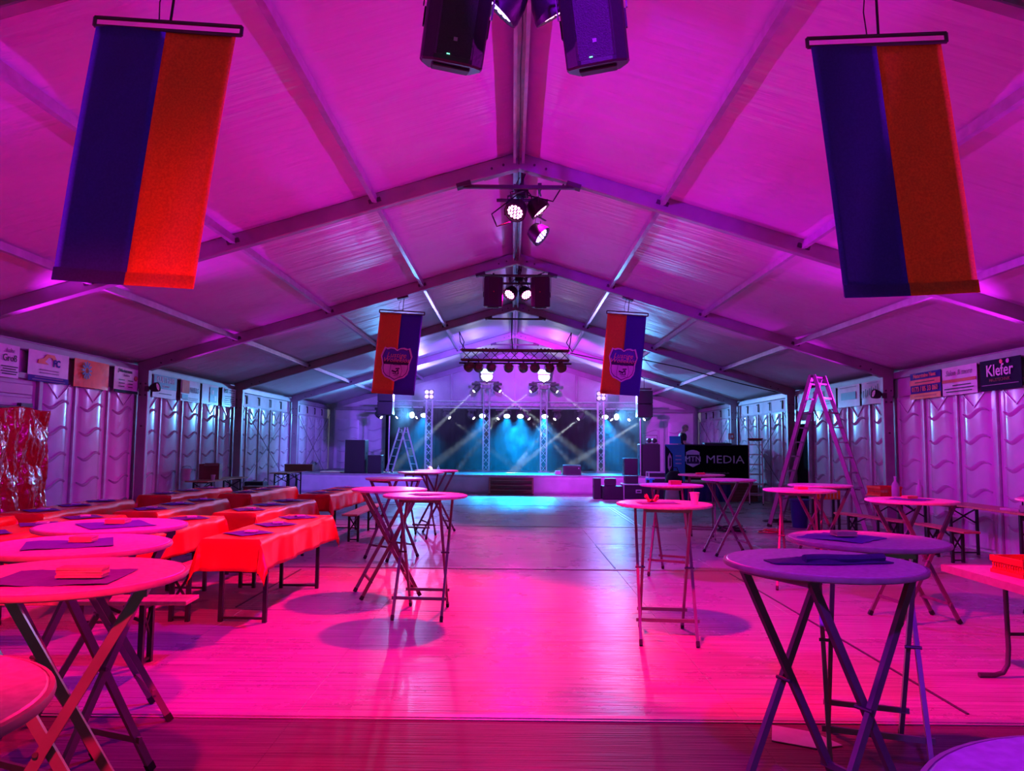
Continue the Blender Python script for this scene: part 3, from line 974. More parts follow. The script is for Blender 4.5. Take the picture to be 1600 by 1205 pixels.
def banner(x0, x1, ztop, zbot, y, lean, ltop, left_mat, right_mat, label, shield=False, rollz=0.0, zr=0.0):
    """cloth banner on a folded tube, hung from the rafter"""
    wd, ht = x1 - x0, ztop - zbot
    e = thing('hanging_banner', ((x0 + x1) / 2, y, ztop), label, 'banner', rot=(0, ltop, zr))

    def half(a, b, mt):
        def fn(u, v):
            X = (-0.5 + a + (b - a) * u) * wd
            yy = 0.012 * math.sin(X * 6 + v * 2) + 0.03 * v * v
            return (X + lean * v, yy, -ht * v)
        return MB().grid(fn, 10, 24).obj('cloth', mt, e, smooth=True, solid=0.002)
    half(0, 0.5, left_mat)
    half(0.5, 1, right_mat)
    for a, b, mt in ((0, 0.5, left_mat), (0.5, 1, right_mat)):
        MB().grid(lambda u, v: ((-0.5 + a + (b - a) * u) * wd + lean * (0.955 + 0.045 * v), 0.012 * math.sin((-0.5 + a + (b - a) * u) * wd * 6 + 2) + 0.022, -ht * (0.955 + 0.05 * v)), 8, 2).obj('hem', mt, e, solid=0.006)
    k = MB()
    k.tube((-wd * 0.52, 0, 0.0), (wd * 0.54, 0, 0.0), 0.012, n=8)
    k.tube((-wd * 0.52, 0, 0.055), (wd * 0.54, 0, 0.055), 0.012, n=8)
    for s in (-0.52, 0.54):
        k.tube((wd * s, 0, 0), (wd * s, 0, 0.055), 0.012, n=8)
    k.obj('hanging_rail', 'steel', e)
    hz_ = (roofz((x0 + x1) / 2) - 0.22) - ztop
    MB().tube((0.02, 0, 0.055), (0.03, 0, max(0.1, hz_)), 0.008, n=6).obj('hanging_cord', 'cable', e)
    MB().path([(-0.05, 0, 0.055), (-0.06, 0, hz_ * 0.5), (-0.03, 0, hz_)], 0.004, 5).obj('safety_wire', 'cable', e)
    MB().box((0, 0, hz_ + 0.02), (0.22, 0.12, 0.07), (0, 0.29 if x0 > 0 else -0.29, 0)).obj('beam_clamp', 'steel', e)
    if shield:
        sw, sh = wd * 0.74, ht * 0.44
        cy = -ht * 0.63
        cx = lean * 0.63

        def pl(o, z, m, nm):
            MB().prism(o, z, z + 0.003, lambda a, b, c: (a + cx + lean * (-(b) / ht), -c, b + cy)).obj(nm, m, e)
        pl(shield_outline(sw, sh), 0.012, 'emb_w', 'shield_border')
        pl([p for p in shield_outline(sw * 0.9, sh * 0.9)], 0.016, 'emb_k', 'shield_line')
        o = shield_outline(sw * 0.86, sh * 0.86)
        pl([p for p in o if p[1] > 0.02 * sh], 0.020, 'emb_b', 'shield_field')
        pl([p for p in o if p[1] < -0.0 * sh], 0.020, 'emb_w', 'shield_field')
        rt = (PI / 2, 0, 0)
        text('Lustige', 0.135, 'emb_o', e, (cx, -0.026, cy + sh * 0.245), rt, shear=0.3, bold=0.0)
        text('Wölleklös', 0.125, 'emb_o', e, (cx, -0.026, cy + sh * 0.105), rt, shear=0.3, bold=0.0)
        # small line drawing on the lower field: an outline with a bird-like mark
        ol = [(-0.09, 0.15), (0.0, 0.13), (0.10, 0.14), (0.13, 0.02), (0.10, -0.09), (0.0, -0.15), (-0.10, -0.11), (-0.11, 0.02)]
        ln = MB()
        for i in range(len(ol)):
            a, b = ol[i], ol[(i + 1) % len(ol)]
            ln.bar((a[0] + cx, -0.026, a[1] + cy - sh * 0.22), (b[0] + cx, -0.026, b[1] + cy - sh * 0.22), 0.005, 0.006)
        ln.obj('outline', 'emb_k', e)
        mk = MB()
        for a, b, t in (((-0.07, 0.02), (0.02, -0.01), 0.03), ((0.0, 0.06), (0.08, 0.07), 0.022), ((0.05, 0.05), (0.06, -0.05), 0.02), ((-0.05, -0.03), (0.05, -0.05), 0.015), ((0.0, -0.02), (0.04, 0.04), 0.02), ((-0.03, -0.07), (0.07, -0.08), 0.008)):
            mk.bar((a[0] + cx, -0.026, a[1] + cy - sh * 0.22), (b[0] + cx, -0.026, b[1] + cy - sh * 0.22), 0.004, t)
        mk.obj('mark', 'emb_k', e)


banner(-2.64, -1.78, 4.13, 2.54, 4.35, -0.10, 0.06, 'bblue', 'borange', 'large blue and orange banner hanging at the left in front')
banner(1.76, 2.57, 4.08, 2.52, 4.35, 0.10, -0.05, 'bblue', 'borange', 'large blue and orange banner hanging at the right in front')
banner(-2.68, -1.84, 4.16, 2.57, 14.35, -0.06, 0.05, 'borange', 'bblue', 'smaller orange and blue banner with a shield emblem hanging left of the stage view', True)
banner(1.80, 2.57, 4.18, 2.60, 14.35, -0.05, 0.06, 'borange', 'bblue', 'smaller orange and blue banner with a shield emblem hanging right of the stage view', True)

# ---- front truss with theatre lamps
ft = thing('truss_beam', (-1.42, 19.25, 3.95), 'short dark truss hanging in front of the stage with eight lamps below', 'truss')
ch, lc = truss_mesh(2.84, 0.26)
ch.obj('chord', 'brown', ft, smooth=True)
lc.obj('lacing', 'steel', ft)
MB().tube((-0.05, 0, -0.21), (2.9, 0, -0.21), 0.024).obj('lamp_pipe', 'steel', ft)
for sx in (0.02, 2.82):
    for k in range(2):
        MB().path([(sx + 0.1 - 0.1 * k, 0, 0.13), (sx - 0.05 + 0.1 * k, 0.02, 0.35), (sx - 0.08 * (1 if sx < 1 else -1), 0, 0.62)], 0.014, 6).obj('hoist_sling', 'cable', ft)
for sx in (0.75, 2.2):
    MB().path([(sx - 0.2 + 0.05 * t, 0.03 * math.sin(t * 2), 0.15 + 0.02 * math.cos(t * 3)) for t in range(9)], 0.03, 6).obj('cable_bundle', 'cable', ft)
FBL, FMG = (0.24, 0.07, 1.0), (0.72, 0.02, 1.0)
FT = {0: (FBL, 2400, 50, 0.8), 2: (FBL, 2900, 60, 0.8), 5: (FMG, 2600, 60, 0.8), 7: (FMG, 1500, 60, 0.8)}
FA = {0: (-5.4, 25.0, 1.2), 2: (-2.6, 29.0, 4.4), 5: (2.8, 29.0, 4.4), 7: (3.2, 24.2, 0.6)}
for i, (px, py) in enumerate(((732, 569), (748, 570), (768, 570), (795, 570), (818, 571), (836, 572), (859, 573), (878, 574))):
    x = (px - 802) * 19.25 / 1150 - 0.05
    par_can((x, 19.2, 3.62), FA.get(i, (x * 2.2 + (0.3 if i % 2 else -0.3), 27.0, 2.4)), '%s theatre lamp from the left under the short hanging truss' % ORD[i], 'smokeglass', 0.125, FT.get(i), yoke=0.09, depth=0.3,
            group='theatre lamps on the short truss', body='brown')
# thin cables crossing the right of the roof
for pts, lab in (([(2.6, 19.2, 4.02), (4.4, 19.5, 3.70), (6.0, 19.6, 3.30), (7.1, 19.4, 3.02)], 'black cable sagging from the short truss to the right eave'),
                 ([(1.45, 19.2, 4.02), (3.0, 21.0, 3.95), (4.2, 23.8, 3.80), (5.2, 24.2, 3.58)], 'thin black cable behind the right small banner'),
                 ([(-0.06, 19.2, 4.1), (-0.10, 19.25, 4.5), (-0.08, 19.3, 5.1)], 'cable dropping from the ridge to the short truss')):
    P = [Vector(p) for p in pts]
    sm = [P[i].lerp(P[i + 1], t / 4) for i in range(len(P) - 1) for t in range(4)] + [P[-1]]
    tag(MB().path(sm, 0.014, 6).obj('cable', 'cable'), lab, 'cable')

# ---- signs along the eaves
def sign(side, y0, y1, label, bg, zb=2.50, zt=2.97, bend=0.0):
    X = -7.29 if side < 0 else 7.29
    e = thing('advertising_sign', (X, (y0 + y1) / 2, (zb + zt) / 2), label, 'sign', rot=ROT_L if side < 0 else ROT_R)
    e['group'] = 'advertising signs along the eaves'
    wd, ht = abs(y1 - y0), zt - zb
    MB().grid(lambda u, v: ((u - 0.5) * wd, (v - 0.5) * ht, bend * math.sin(u * PI) * (1 - v)), 8, 4).obj('board', bg, e, solid=0.006)
    return e, wd, ht


def block(e, x, y, wd, ht, m, z=0.012, name='print_field'):
    return MB().box((x, y, z), (wd, ht, 0.004)).obj(name, m, e)


def lines(e, x, y, wd, n, dy, m='ink', h=0.016):
    b = MB()
    for i in range(n):
        k = random.uniform(0.75, 1.0)
        b.box((x, y - i * dy, 0.014), (wd * k, h, 0.003))
    b.obj('small_print', m, e)


e, wd, ht = sign(-1, 9.85, 10.72, 'white sign reading Gross at the far left edge, over the door', 'signw')
text('...halte', 0.09, 'inkg', e, (0.2, 0.15, 0.012)); text('Groß', 0.14, 'ink', e, (0.22, 0.04, 0.012)); lines(e, 0.22, -0.08, 0.36, 4, 0.035)
e, wd, ht = sign(-1, 10.92, 11.92, 'white sign with an orange car mark and a blue band', 'signw')
block(e, 0, -0.19, wd, 0.09, 'signb')
MB().prism([(-0.30, 0.04), (-0.28, 0.10), (-0.16, 0.13), (-0.08, 0.20), (0.10, 0.20), (0.16, 0.13), (0.10, 0.10), (0.04, 0.15), (-0.04, 0.15), (-0.12, 0.08), (-0.02, 0.04)], 0.01, 0.015).obj('car_mark', 'orange', e)
text('FC', 0.15, 'signb', e, (0.17, 0.07, 0.014), bold=0.006); lines(e, 0, -0.05, 0.6, 2, 0.045, 'inkg'); lines(e, 0, -0.17, 0.85, 2, 0.04, 'inkg', 0.012)
e, wd, ht = sign(-1, 12.08, 13.12, 'orange sign with a blue sunburst mark', 'orange', bend=0.04)
b = MB()
for k in range(12):
    a = k * PI / 6
    b.bar((-0.24 + 0.05 * math.cos(a), 0.05 + 0.05 * math.sin(a), 0.05), (-0.24 + 0.14 * math.cos(a), 0.05 + 0.15 * math.sin(a), 0.05), 0.03, 0.004, up=(0, 0, 1))
b.obj('sunburst', 'signt', e); lines(e, -0.2, -0.16, 0.4, 1, 0.04, 'signw')
e, wd, ht = sign(-1, 13.30, 14.14, 'white sign reading Mastermann beside the first left post', 'signw')
text('J. Mastermann', 0.085, 'ink', e, (-0.06, 0.17, 0.012), bold=0.003); text('Bauleiter', 0.06, 'inkg', e, (0.0, 0.09, 0.012)); lines(e, -0.17, 0.0, 0.22, 3, 0.06); lines(e, 0.14, 0.0, 0.2, 3, 0.06)
block(e, 0, -0.21, wd, 0.05, 'signn'); MB().lathe([(0.05, 0.01), (0.05, 0.016)], 12, (0.33, 0.06, 0)).obj('red_dot', 'signr', e)
e, wd, ht = sign(-1, 14.75, 15.78, 'teal and white sign reading KULTHAIR', 'signw')
block(e, 0, 0.09, wd * 0.98, 0.28, 'signt'); text('KULTHAIR', 0.17, 'signw', e, (0, 0.13, 0.016)); text('by Ivonne', 0.08, 'signw', e, (0.02, 0.01, 0.016)); lines(e, 0, -0.15, 0.7, 1, 0.05)
e, wd, ht = sign(-1, 16.0, 16.98, 'pale blue sign reading WEILS', 'signw')
block(e, -0.28, 0.08, 0.36, 0.28, 'emb_o'); block(e, -0.3, -0.14, 0.3, 0.1, 'signt'); text('WEILS', 0.16, 'inkg', e, (0.18, 0.02, 0.016), bold=0.004); lines(e, 0, -0.16, 0.8, 2, 0.04, 'inkg')
e, wd, ht = sign(-1, 17.1, 18.05, 'white sign with a blue printed block, third past the first left post', 'signw')
block(e, 0.16, 0.0, 0.42, 0.36, 'signt'); block(e, 0.10, 0.06, 0.12, 0.1, 'signw', 0.016); block(e, 0.26, -0.08, 0.1, 0.12, 'signw', 0.016)
e, wd, ht = sign(-1, 18.3, 19.18, 'white sign with black heading PST beside the second left post', 'signw')
text('PST', 0.14, 'ink', e, (-0.22, 0.15, 0.012), bold=0.004); lines(e, 0.16, 0.19, 0.4, 2, 0.06); lines(e, 0, 0.02, 0.7, 5, 0.05)
e, wd, ht = sign(1, 12.58, 13.55, 'orange and blue striped sign with a phone number', 'signb')
for yy, c in ((0.06, 'emb_o'), (-0.19, 'orange')):
    block(e, 0, yy, wd, 0.10, c)
text('Natursteine Hees', 0.10, 'emb_o', e, (0, 0.175, 0.016), bold=0.003); lines(e, 0, 0.06, 0.7, 1, 0.05); text('0173 / 85 33 060', 0.12, 'emb_o', e, (0, -0.065, 0.016), bold=0.003); lines(e, 0, -0.19, 0.8, 1, 0.04, 'signr', 0.03)
e, wd, ht = sign(1, 11.60, 12.54, 'white sign with a red stripe beside the Klefer board', 'signw')
text('Salon & more', 0.13, 'inkg', e, (0, 0.13, 0.012), shear=0.3); block(e, 0, 0.0, wd * 0.98, 0.05, 'signr'); lines(e, 0.08, -0.08, 0.5, 1, 0.05); lines(e, 0, -0.13, 0.85, 2, 0.05)
e, wd, ht = sign(1, 10.58, 11.52, 'dark blue sign with white lettering Klefer', 'signn')
text('Klefer', 0.25, 'signw', e, (0, 0.06, 0.012), bold=0.003); text('HAUSTECHNIK', 0.07, 'brown', e, (0.0, -0.08, 0.012)); lines(e, 0, -0.15, 0.85, 1, 0.05, 'inkg', 0.01)
MB().lathe([(0.035, 0.01), (0.035, 0.016)], 10, (0.05, 0.19, 0)).obj('dot', 'emb_o', e); MB().lathe([(0.035, 0.01), (0.035, 0.016)], 10, (0.2, 0.185, 0)).obj('dot', 'emb_w', e)
e, wd, ht = sign(1, 9.55, 10.45, 'white sign at the far right edge next to the Klefer board', 'signw')
e, wd, ht = sign(1, 14.48, 15.45, 'white sign with dark brush strokes nearest the second right bay', 'signw', bend=0.05)
b = MB()
for k in range(9):
    b.bar((-0.4 + k * 0.09, -0.10 + k * 0.012, 0.06), (-0.36 + k * 0.085, 0.02 + 0.02 * (k % 3) + k * 0.012, 0.06), 0.03, 0.004, up=(0, 0, 1))
b.obj('brush_strokes', 'ink', e); lines(e, 0, 0.2, 0.6, 1, 0.05, 'inkg')
e, wd, ht = sign(1, 15.55, 16.6, 'white sign with a teal smear, second in the bay with the big ladder', 'signw')
block(e, 0.02, 0.0, 0.7, 0.16, 'signt'); lines(e, 0, 0.19, 0.9, 1, 0.05, 'inkg')
e, wd, ht = sign(1, 16.7, 17.85, 'white sign seen between the legs of the big ladder', 'signw')
text('N', 0.2, 'ink', e, (-0.1, 0.12, 0.012)); lines(e, 0, -0.05, 0.6, 2, 0.06, 'inkg')
e, wd, ht = sign(1, 17.95, 18.9, 'orange and white sign behind the big ladder', 'signw')
block(e, 0, -0.1, wd, 0.2, 'orange')
e = thing('safety_sign', (7.125, 24.225, 1.95), 'small red fire extinguisher sign on the right wall post by the desk', 'sign', rot=ROT_C)
MB().box((0, 0, 0.006), (0.18, 0.2, 0.01)).obj('plate', 'signr', e)
MB().box((-0.035, -0.02, 0.013), (0.03, 0.1, 0.004)).box((0.035, 0.0, 0.013), (0.05, 0.08, 0.004)).box((-0.035, 0.05, 0.013), (0.015, 0.03, 0.004)).obj('pictogram', 'signw', e)

# ================================================================== FURNITURE
# ---- folding bar tables
def make_bar_table(name, old=False):
    e = thing('bar_table', (0, 0, 0), 'proto', 'table', group='round standing tables')
    TH = 1.12
    MB().lathe([(0.0, TH - 0.028), (0.385, TH - 0.028), (0.393, TH - 0.02), (0.393, TH - 0.006), (0.386, TH), (0.0, TH)], 56).obj('table_top', 'topold' if old else 'top', e, smooth=True)
    MB().lathe([(0.392, TH - 0.024), (0.401, TH - 0.022), (0.404, TH - 0.013), (0.401, TH - 0.004), (0.392, TH - 0.002), (0.392, TH - 0.024)], 56).obj('edge_band', 'edge' if old else 'top', e, smooth=True)
    for sx, wy in ((1, 0.225), (-1, 0.185)):
        for s in (-1, 1):
            a, b = Vector((-0.31 * sx, s * wy, 0.012)), Vector((0.27 * sx, s * wy, TH - 0.03))
            lg = MB().bar(a, b, 0.022, 0.034, up=(1, 0, 0)).obj('leg', 'tlegs', e)
            MB().bar(a + (b - a) * -0.006, a + (b - a) * 0.03, 0.026, 0.038, up=(1, 0, 0)).obj('foot', 'rubber', lg)
        t = 0.17
        a, b = Vector((-0.31 * sx, 0, 0)), Vector((0.27 * sx, 0, TH - 0.03))
        c = a + (b - a) * t
        MB().bar((c.x, -wy - 0.03, c.z), (c.x, wy + 0.03, c.z), 0.018, 0.028).obj('rung', 'tlegs', e)
        MB().bar((0.27 * sx, -wy, TH - 0.045), (0.27 * sx, wy, TH - 0.045), 0.03, 0.026).obj('top_batten', 'tlegs', e)
    for s in (-1, 1):
        MB().tube((-0.02, s * 0.165, 0.578), (-0.02, s * 0.245, 0.578), 0.009, n=8).obj('pivot_bolt', 'steel', e)
    return e


BT = [make_bar_table('bar_table'), None]
BT[1] = make_bar_table('bar_table', True)
_used = [False, False]


def bar_table(x, y, rz, label, old=0):
    p = BT[old]
    if not _used[old]:
        _used[old] = True
        p.location = (x, y, 0)
        p.rotation_euler = (0, 0, rz)
        p['label'] = label
        _kids[p.name] = list(p.children)
        for ch in _kids[p.name]:
            _kids[ch.name] = list(ch.children)
        return p
    return copies(p, (x, y, 0), rz, label)


BTAB = dict(
    L0=(-1.31, 1.32, 0.3, 'round standing table cut off at the lower left corner', 1),
    L1=(-1.66, 2.72, 0.35, 'nearest large round standing table at the left, napkin and card box on top', 1),
    L2=(-2.08, 3.50, 1.2, 'pink lit round standing table, second at the left', 1),
    L3=(-2.36, 4.31, 0.7, 'violet lit round standing table, third at the left', 1),
    M1=(-0.88, 7.12, 1.50, 'bright pink round standing table with its legs squarely to the front, left of the aisle', 0),
    M2=(-1.37, 8.00, 0.35, 'pink round standing table just behind the squarely standing one left of the aisle', 0),
    M3=(-1.72, 10.5, 0.9, 'round standing table at the aisle end of the far red cloth table', 0),
    M4=(-1.64, 12.9, 1.35, 'round standing table in front of the farthest one left of the aisle', 0),
    M5=(-1.46, 13.8, 0.4, 'farthest round standing table left of the aisle', 0),
    R0=(0.88, 0.90, 0.2, 'violet round standing table cut off at the lower right corner', 1),
    R1=(1.27, 3.18, 0.45, 'nearest whole round standing table at the right with a dark folded cloth', 1),
    R2=(1.84, 3.98, 1.25, 'round standing table right behind the one with the dark folded cloth', 1),
    R3=(3.74, 7.05, 0.12, 'magenta round standing table before the right wall, legs crossing sideways', 0),
    R4=(3.28, 8.60, 1.1, 'magenta round standing table in front of the big ladder', 0),
    R5=(4.00, 9.75, 0.2, 'violet round standing table close to the big ladder', 0),
    R6=(1.25, 6.35, 1.48, 'bright red lit round standing table right of the aisle with a paper cup', 0),
    R7=(1.98, 9.45, 1.15, 'round standing table behind the red lit one right of the aisle', 0),
    R8=(3.22, 11.2, 0.15, 'violet topped round standing table in front of the black desk', 0),
    R9=(3.27, 13.0, 1.3, 'farthest round standing table right of the aisle, by the teal banner', 0),
    RE=(5.34, 7.25, 0.4, 'round standing table cut off at the right edge', 0),
)
for k, (x, y, rz, lab, old) in BTAB.items():
    bar_table(x, y, rz, lab, old)


def napkin(x, y, z, rz, size, label, m='napkin', group='napkins on the tables'):
    def fn(u, v):
        a, b = (u - 0.5) * size[0], (v - 0.5) * size[1]
        jag = 0.006 * math.sin(a * 60 + b * 23) if v in (0, 1) else 0
        return (a, b + jag, 0.0045 + 0.0035 * math.sin(a * 22 + x) * math.cos(b * 17 + y))
    o = MB().grid(fn, 12, 12).obj('napkin', m, solid=0.0015, loc=(x, y, z))
    o.rotation_euler = (0, 0, rz)
    return tag(o, label, 'napkin', group)


def card_box(x, y, z, rz, label, size=(0.11, 0.085, 0.026), m='card', group=None):
    e = thing('coaster_pile', (x, y, z), label, 'coasters', rz, group)
    n = 4
    for i in range(n):
        h = size[2] / n
        MB().box((0.002 * (i % 2), 0.0015 * ((i * 3) % 4), h * (i + 0.5)), (size[0], size[1], h * 0.92), (0, 0, 0.02 * math.sin(i * 2.1))).obj('coaster', m, e)
    return e


TT = 1.1205
napkin(-1.62, 2.62, TT, 0.15, (0.40, 0.30), 'purple napkin on the nearest left standing table')
card_box(-1.54, 2.60, TT + 0.010, 0.1, 'card coaster pile on the nearest left standing table', (0.15, 0.06, 0.035))
napkin(-2.10, 3.46, TT, 0.5, (0.36, 0.30), 'purple napkin on the second left standing table')
card_box(-2.06, 3.50, TT + 0.010, 0.1, 'card coaster pile on the second left standing table', (0.10, 0.07, 0.025))
napkin(-2.32, 4.27, TT, 0.75, (0.34, 0.34), 'indigo napkin set cornerwise on the violet lit left standing table')
card_box(-2.32, 4.29, TT + 0.010, 0.1, 'card coaster pile on the violet lit left standing table', (0.11, 0.09, 0.025))
napkin(1.72, 4.00, TT, 0.75, (0.34, 0.34), 'dark napkin set cornerwise on the second right standing table')
card_box(1.74, 4.02, TT + 0.010, 0.05, 'card coaster pile on the second right standing table', (0.11, 0.08, 0.025))
napkin(3.72, 7.04, TT, 0.7, (0.32, 0.32), 'purple napkin on the sideways standing table before the right wall')
card_box(3.72, 7.04, TT + 0.010, 0.2, 'pinkish coaster pile on the sideways standing table before the right wall')
napkin(-0.86, 7.08, TT, 0.7, (0.26, 0.26), 'napkin on the squarely standing table left of the aisle')
napkin(1.19, 6.30, TT, 0.1, (0.34, 0.20), 'dark napkin on the red lit standing table by the paper cup')
card_box(2.02, 9.42, TT, 0.1, 'pink card pile on the standing table behind the red lit one', (0.14, 0.10, 0.05), 'pinkpaper')
card_box(3.30, 8.60, TT, 0.1, 'pink card pile on the table in front of the big ladder', (0.12, 0.10, 0.03), 'pinkpaper')
card_box(3.24, 12.95, TT, 0.1, 'pink card pile on the table by the teal banner', (0.14, 0.10, 0.03), 'pinkpaper')
# dark folded cloth on the nearest right table
fc = thing('folded_cloth', (1.30, 3.18, TT), 'dark folded cloth with a rolled edge on the nearest right standing table', 'cloth', 0.12)


def fcl(u, v):
    a, b = (u - 0.5) * 0.52 - 0.02, (v - 0.5) * 0.22
    taper = 1 - 0.55 * max(0.0, 0.45 - u) / 0.45
    return (a, b * taper + 0.05 * (u - 0.5), 0.006 + (0.012 + 0.012 * math.sin(a * 31) * math.cos(b * 40)) * math.sin(PI * u) * math.sin(PI * v))


MB().grid(fcl, 20, 10).obj('sheet', 'navy', fc, smooth=True, solid=0.004)
MB().path([(-0.14 + 0.36 * t / 8, -0.055 + 0.012 * math.sin(t), 0.020) for t in range(9)], 0.017, 8).obj('rolled_edge', 'navy', fc, smooth=True)
# paper cup and paper flower on the red lit table
cup = thing('paper_cup', (1.48, 6.22, TT), 'pinkish paper cup on the red lit standing table', 'cup')
MB().lathe([(0.026, 0.0), (0.040, 0.095), (0.037, 0.095), (0.024, 0.004)], 20).obj('cup_wall', 'white', cup, smooth=True)
MB().lathe([(0.038, 0.092), (0.043, 0.094), (0.043, 0.099), (0.038, 0.099)], 20).obj('rim', 'white', cup)
fl = thing('paper_flower', (1.15, 6.38, TT), 'crumpled red paper flower on the red lit standing table', 'decoration')
for k in range(9):
    a = k * 2.4
    MB().grid(lambda u, v: (0.012 * math.cos(a) + 0.05 * u * math.cos(a + (v - 0.5)), 0.012 * math.sin(a) + 0.05 * u * math.sin(a + (v - 0.5)), 0.008 + 0.055 * u * (0.5 + 0.5 * math.sin(k * 1.7)) + 0.01 * math.sin(v * 9)), 4, 4).obj('petal', 'pinkpaper', fl, solid=0.001)
MB().box((0, 0, 0.006), (0.07, 0.05, 0.012)).obj('base', 'pinkpaper', fl)


# ---- beer garden tables and benches
def trestle(e, L, wd, h, boards, topm, lm='greenleg'):
    bw = wd / boards
    for i in range(boards):
        MB().box((-wd / 2 + bw * (i + 0.5), 0, h - 0.014), (bw - 0.003, L, 0.028)).obj('board', topm, e, bevel=0.003)
    for sy in (-1, 1):
        y = sy * (L / 2 - 0.32)
        for sx in (-1, 1):
            MB().box((sx * (wd / 2 - 0.05), y, (h - 0.03) / 2), (0.035, 0.035, h - 0.03)).obj('leg', lm, e)
        xw = wd / 2 - 0.05
        MB().bar((-xw, y, h - 0.05), (xw, y, h - 0.05), 0.03, 0.03).obj('end_rail', lm, e)
        MB().bar((-xw, y, 0.035), (xw, y, 0.035), 0.02, 0.02).obj('foot_rail', lm, e)
        MB().bar((-xw, y, h - 0.07), (xw, y, h - 0.30), 0.012, 0.02).obj('cross_strut', lm, e)
        MB().bar((xw, y, h - 0.07), (-xw, y, h - 0.30), 0.012, 0.02).obj('cross_strut', lm, e)
        MB().bar((0, y, h - 0.18), (0, y - sy * 0.35, h - 0.035), 0.012, 0.02).obj('folding_strut', lm, e)


def beer_table(x, y, rz, label, L=2.2):
    e = thing('beer_table', (x, y, 0), label, 'table', rz, 'beer garden tables')
    trestle(e, L, 0.5, 0.77, 4, 'wood')
    return e


def beer_bench(x, y, rz, label, L=2.2, h=0.47):
    e = thing('beer_bench', (x, y, 0), label, 'bench', rz, 'beer garden benches')
    trestle(e, L, 0.25, h, 2, 'wood')
    return e


def cloth_mesh(L, wd, over, seed):
    rnd = random.Random(seed)
    ph = [rnd.uniform(0, 6) for _ in range(6)]
    W2, L2 = wd / 2 + 0.008, L / 2 + 0.008
    ox, oy = over

    def fn(u, v):
        # denser sampling in the overhang
        def mapc(t, half, ov):
            tot = half + ov
            return (t * 2 - 1) * tot
        a, b = mapc(u, W2, ox), mapc(v, L2, oy)
        dx = max(0.0, abs(a) - W2)
        dy = max(0.0, abs(b) - L2)
        sx, sy = (1 if a > 0 else -1), (1 if b > 0 else -1)
        px, py = max(-W2, min(W2, a)), max(-L2, min(L2, b))
        d = math.hypot(dx, dy)
        if d < 1e-6:
            return (px, py, 0.7735 + 0.0015 * math.sin(a * 9 + ph[0]) * math.sin(b * 5 + ph[1]))
        nx, ny = dx / d * sx, dy / d * sy
        out = 0.010 + 0.10 * d * (1.0 if dx > 0 and dy > 0 else 0.45)
        rip = 0.016 * (d / 0.3) * math.sin((b * 9 if dx > dy else a * 16) + ph[2]) + 0.006 * (d / 0.3) * math.sin((b * 23 if dx > dy else a * 37) + ph[3])
        if dx > 0 and dy > 0:
            out += 0.06 * d / 0.4
            rip *= 0.6
        return (px + nx * (out + rip), py + ny * (out + rip), 0.7735 - math.sqrt(max(0, d * d - out * out * 0.3)))
    return MB().grid(fn, 26, 60)


rows = {
    'front': [(-2.42, 7.50, 0.035, 'beside the aisle'), (-3.57, 7.30, 0.02, 'second from the aisle'), (-4.68, 7.30, 0.02, 'third from the aisle'), (-5.78, 7.08, 0.01, 'nearest the left wall')],
    'middle': [(-3.26, 9.85, 0.05, 'at the aisle end'), (-4.49, 9.85, -0.01, 'second from the aisle'), (-5.66, 9.50, -0.05, 'nearest the left wall')],
    'back': [(-3.19, 13.1, 0.05, 'at the aisle end'), (-4.46, 13.05, 0.04, 'second from the aisle'), (-5.54, 12.6, 0.04, 'nearest the left wall')],
}
seed = 0
for rw, lst in rows.items():
    for x, y, rz, pos in lst:
        seed += 1
        rz = -rz
        beer_table(x, y, rz, 'beer garden table under red plastic in the %s row, %s' % (rw, pos))
        c = cloth_mesh(2.2, 0.5, (0.28, 0.27), seed).obj('tablecloth', 'red', smooth=True, solid=0.0015, loc=(x, y, 0))
        c.rotation_euler = (0, 0, rz)
        tag(c, 'red plastic tablecloth on the %s row table %s' % (rw, pos), 'tablecloth', 'red plastic tablecloths')
        for k, (t, word) in enumerate(((-0.72, 'near'), (0.02, 'middle'), (0.74, 'far'))):
            px = x + 0.02 * math.sin(seed * 3 + k) - math.sin(rz) * t
            py = y + math.cos(rz) * t
            napkin(px, py, 0.779, 0.75 + 0.15 * math.sin(seed + 2.3 * k), (0.33, 0.33), '%s indigo napkin on the %s row red table %s' % (word, rw, pos))
            card_box(px + 0.02, py + 0.01, 0.789, 0.3 * k, '%s pink coaster pile on the %s row red table %s' % (word, rw, pos), (0.10, 0.09, 0.014), 'white', 'coaster piles on the red tables')
beer_bench(-2.63, 12.98, -0.01, 'bench beside the back row red table facing the aisle')
beer_bench(-3.46, 5.40, R(90) + 0.05, 'bench standing crosswise behind the left standing tables')
beer_bench(-2.99, 7.5, -0.03, 'bench between the front row red tables next to the aisle')
beer_bench(-3.87, 10.0, -0.03, 'bench between the middle row red tables')

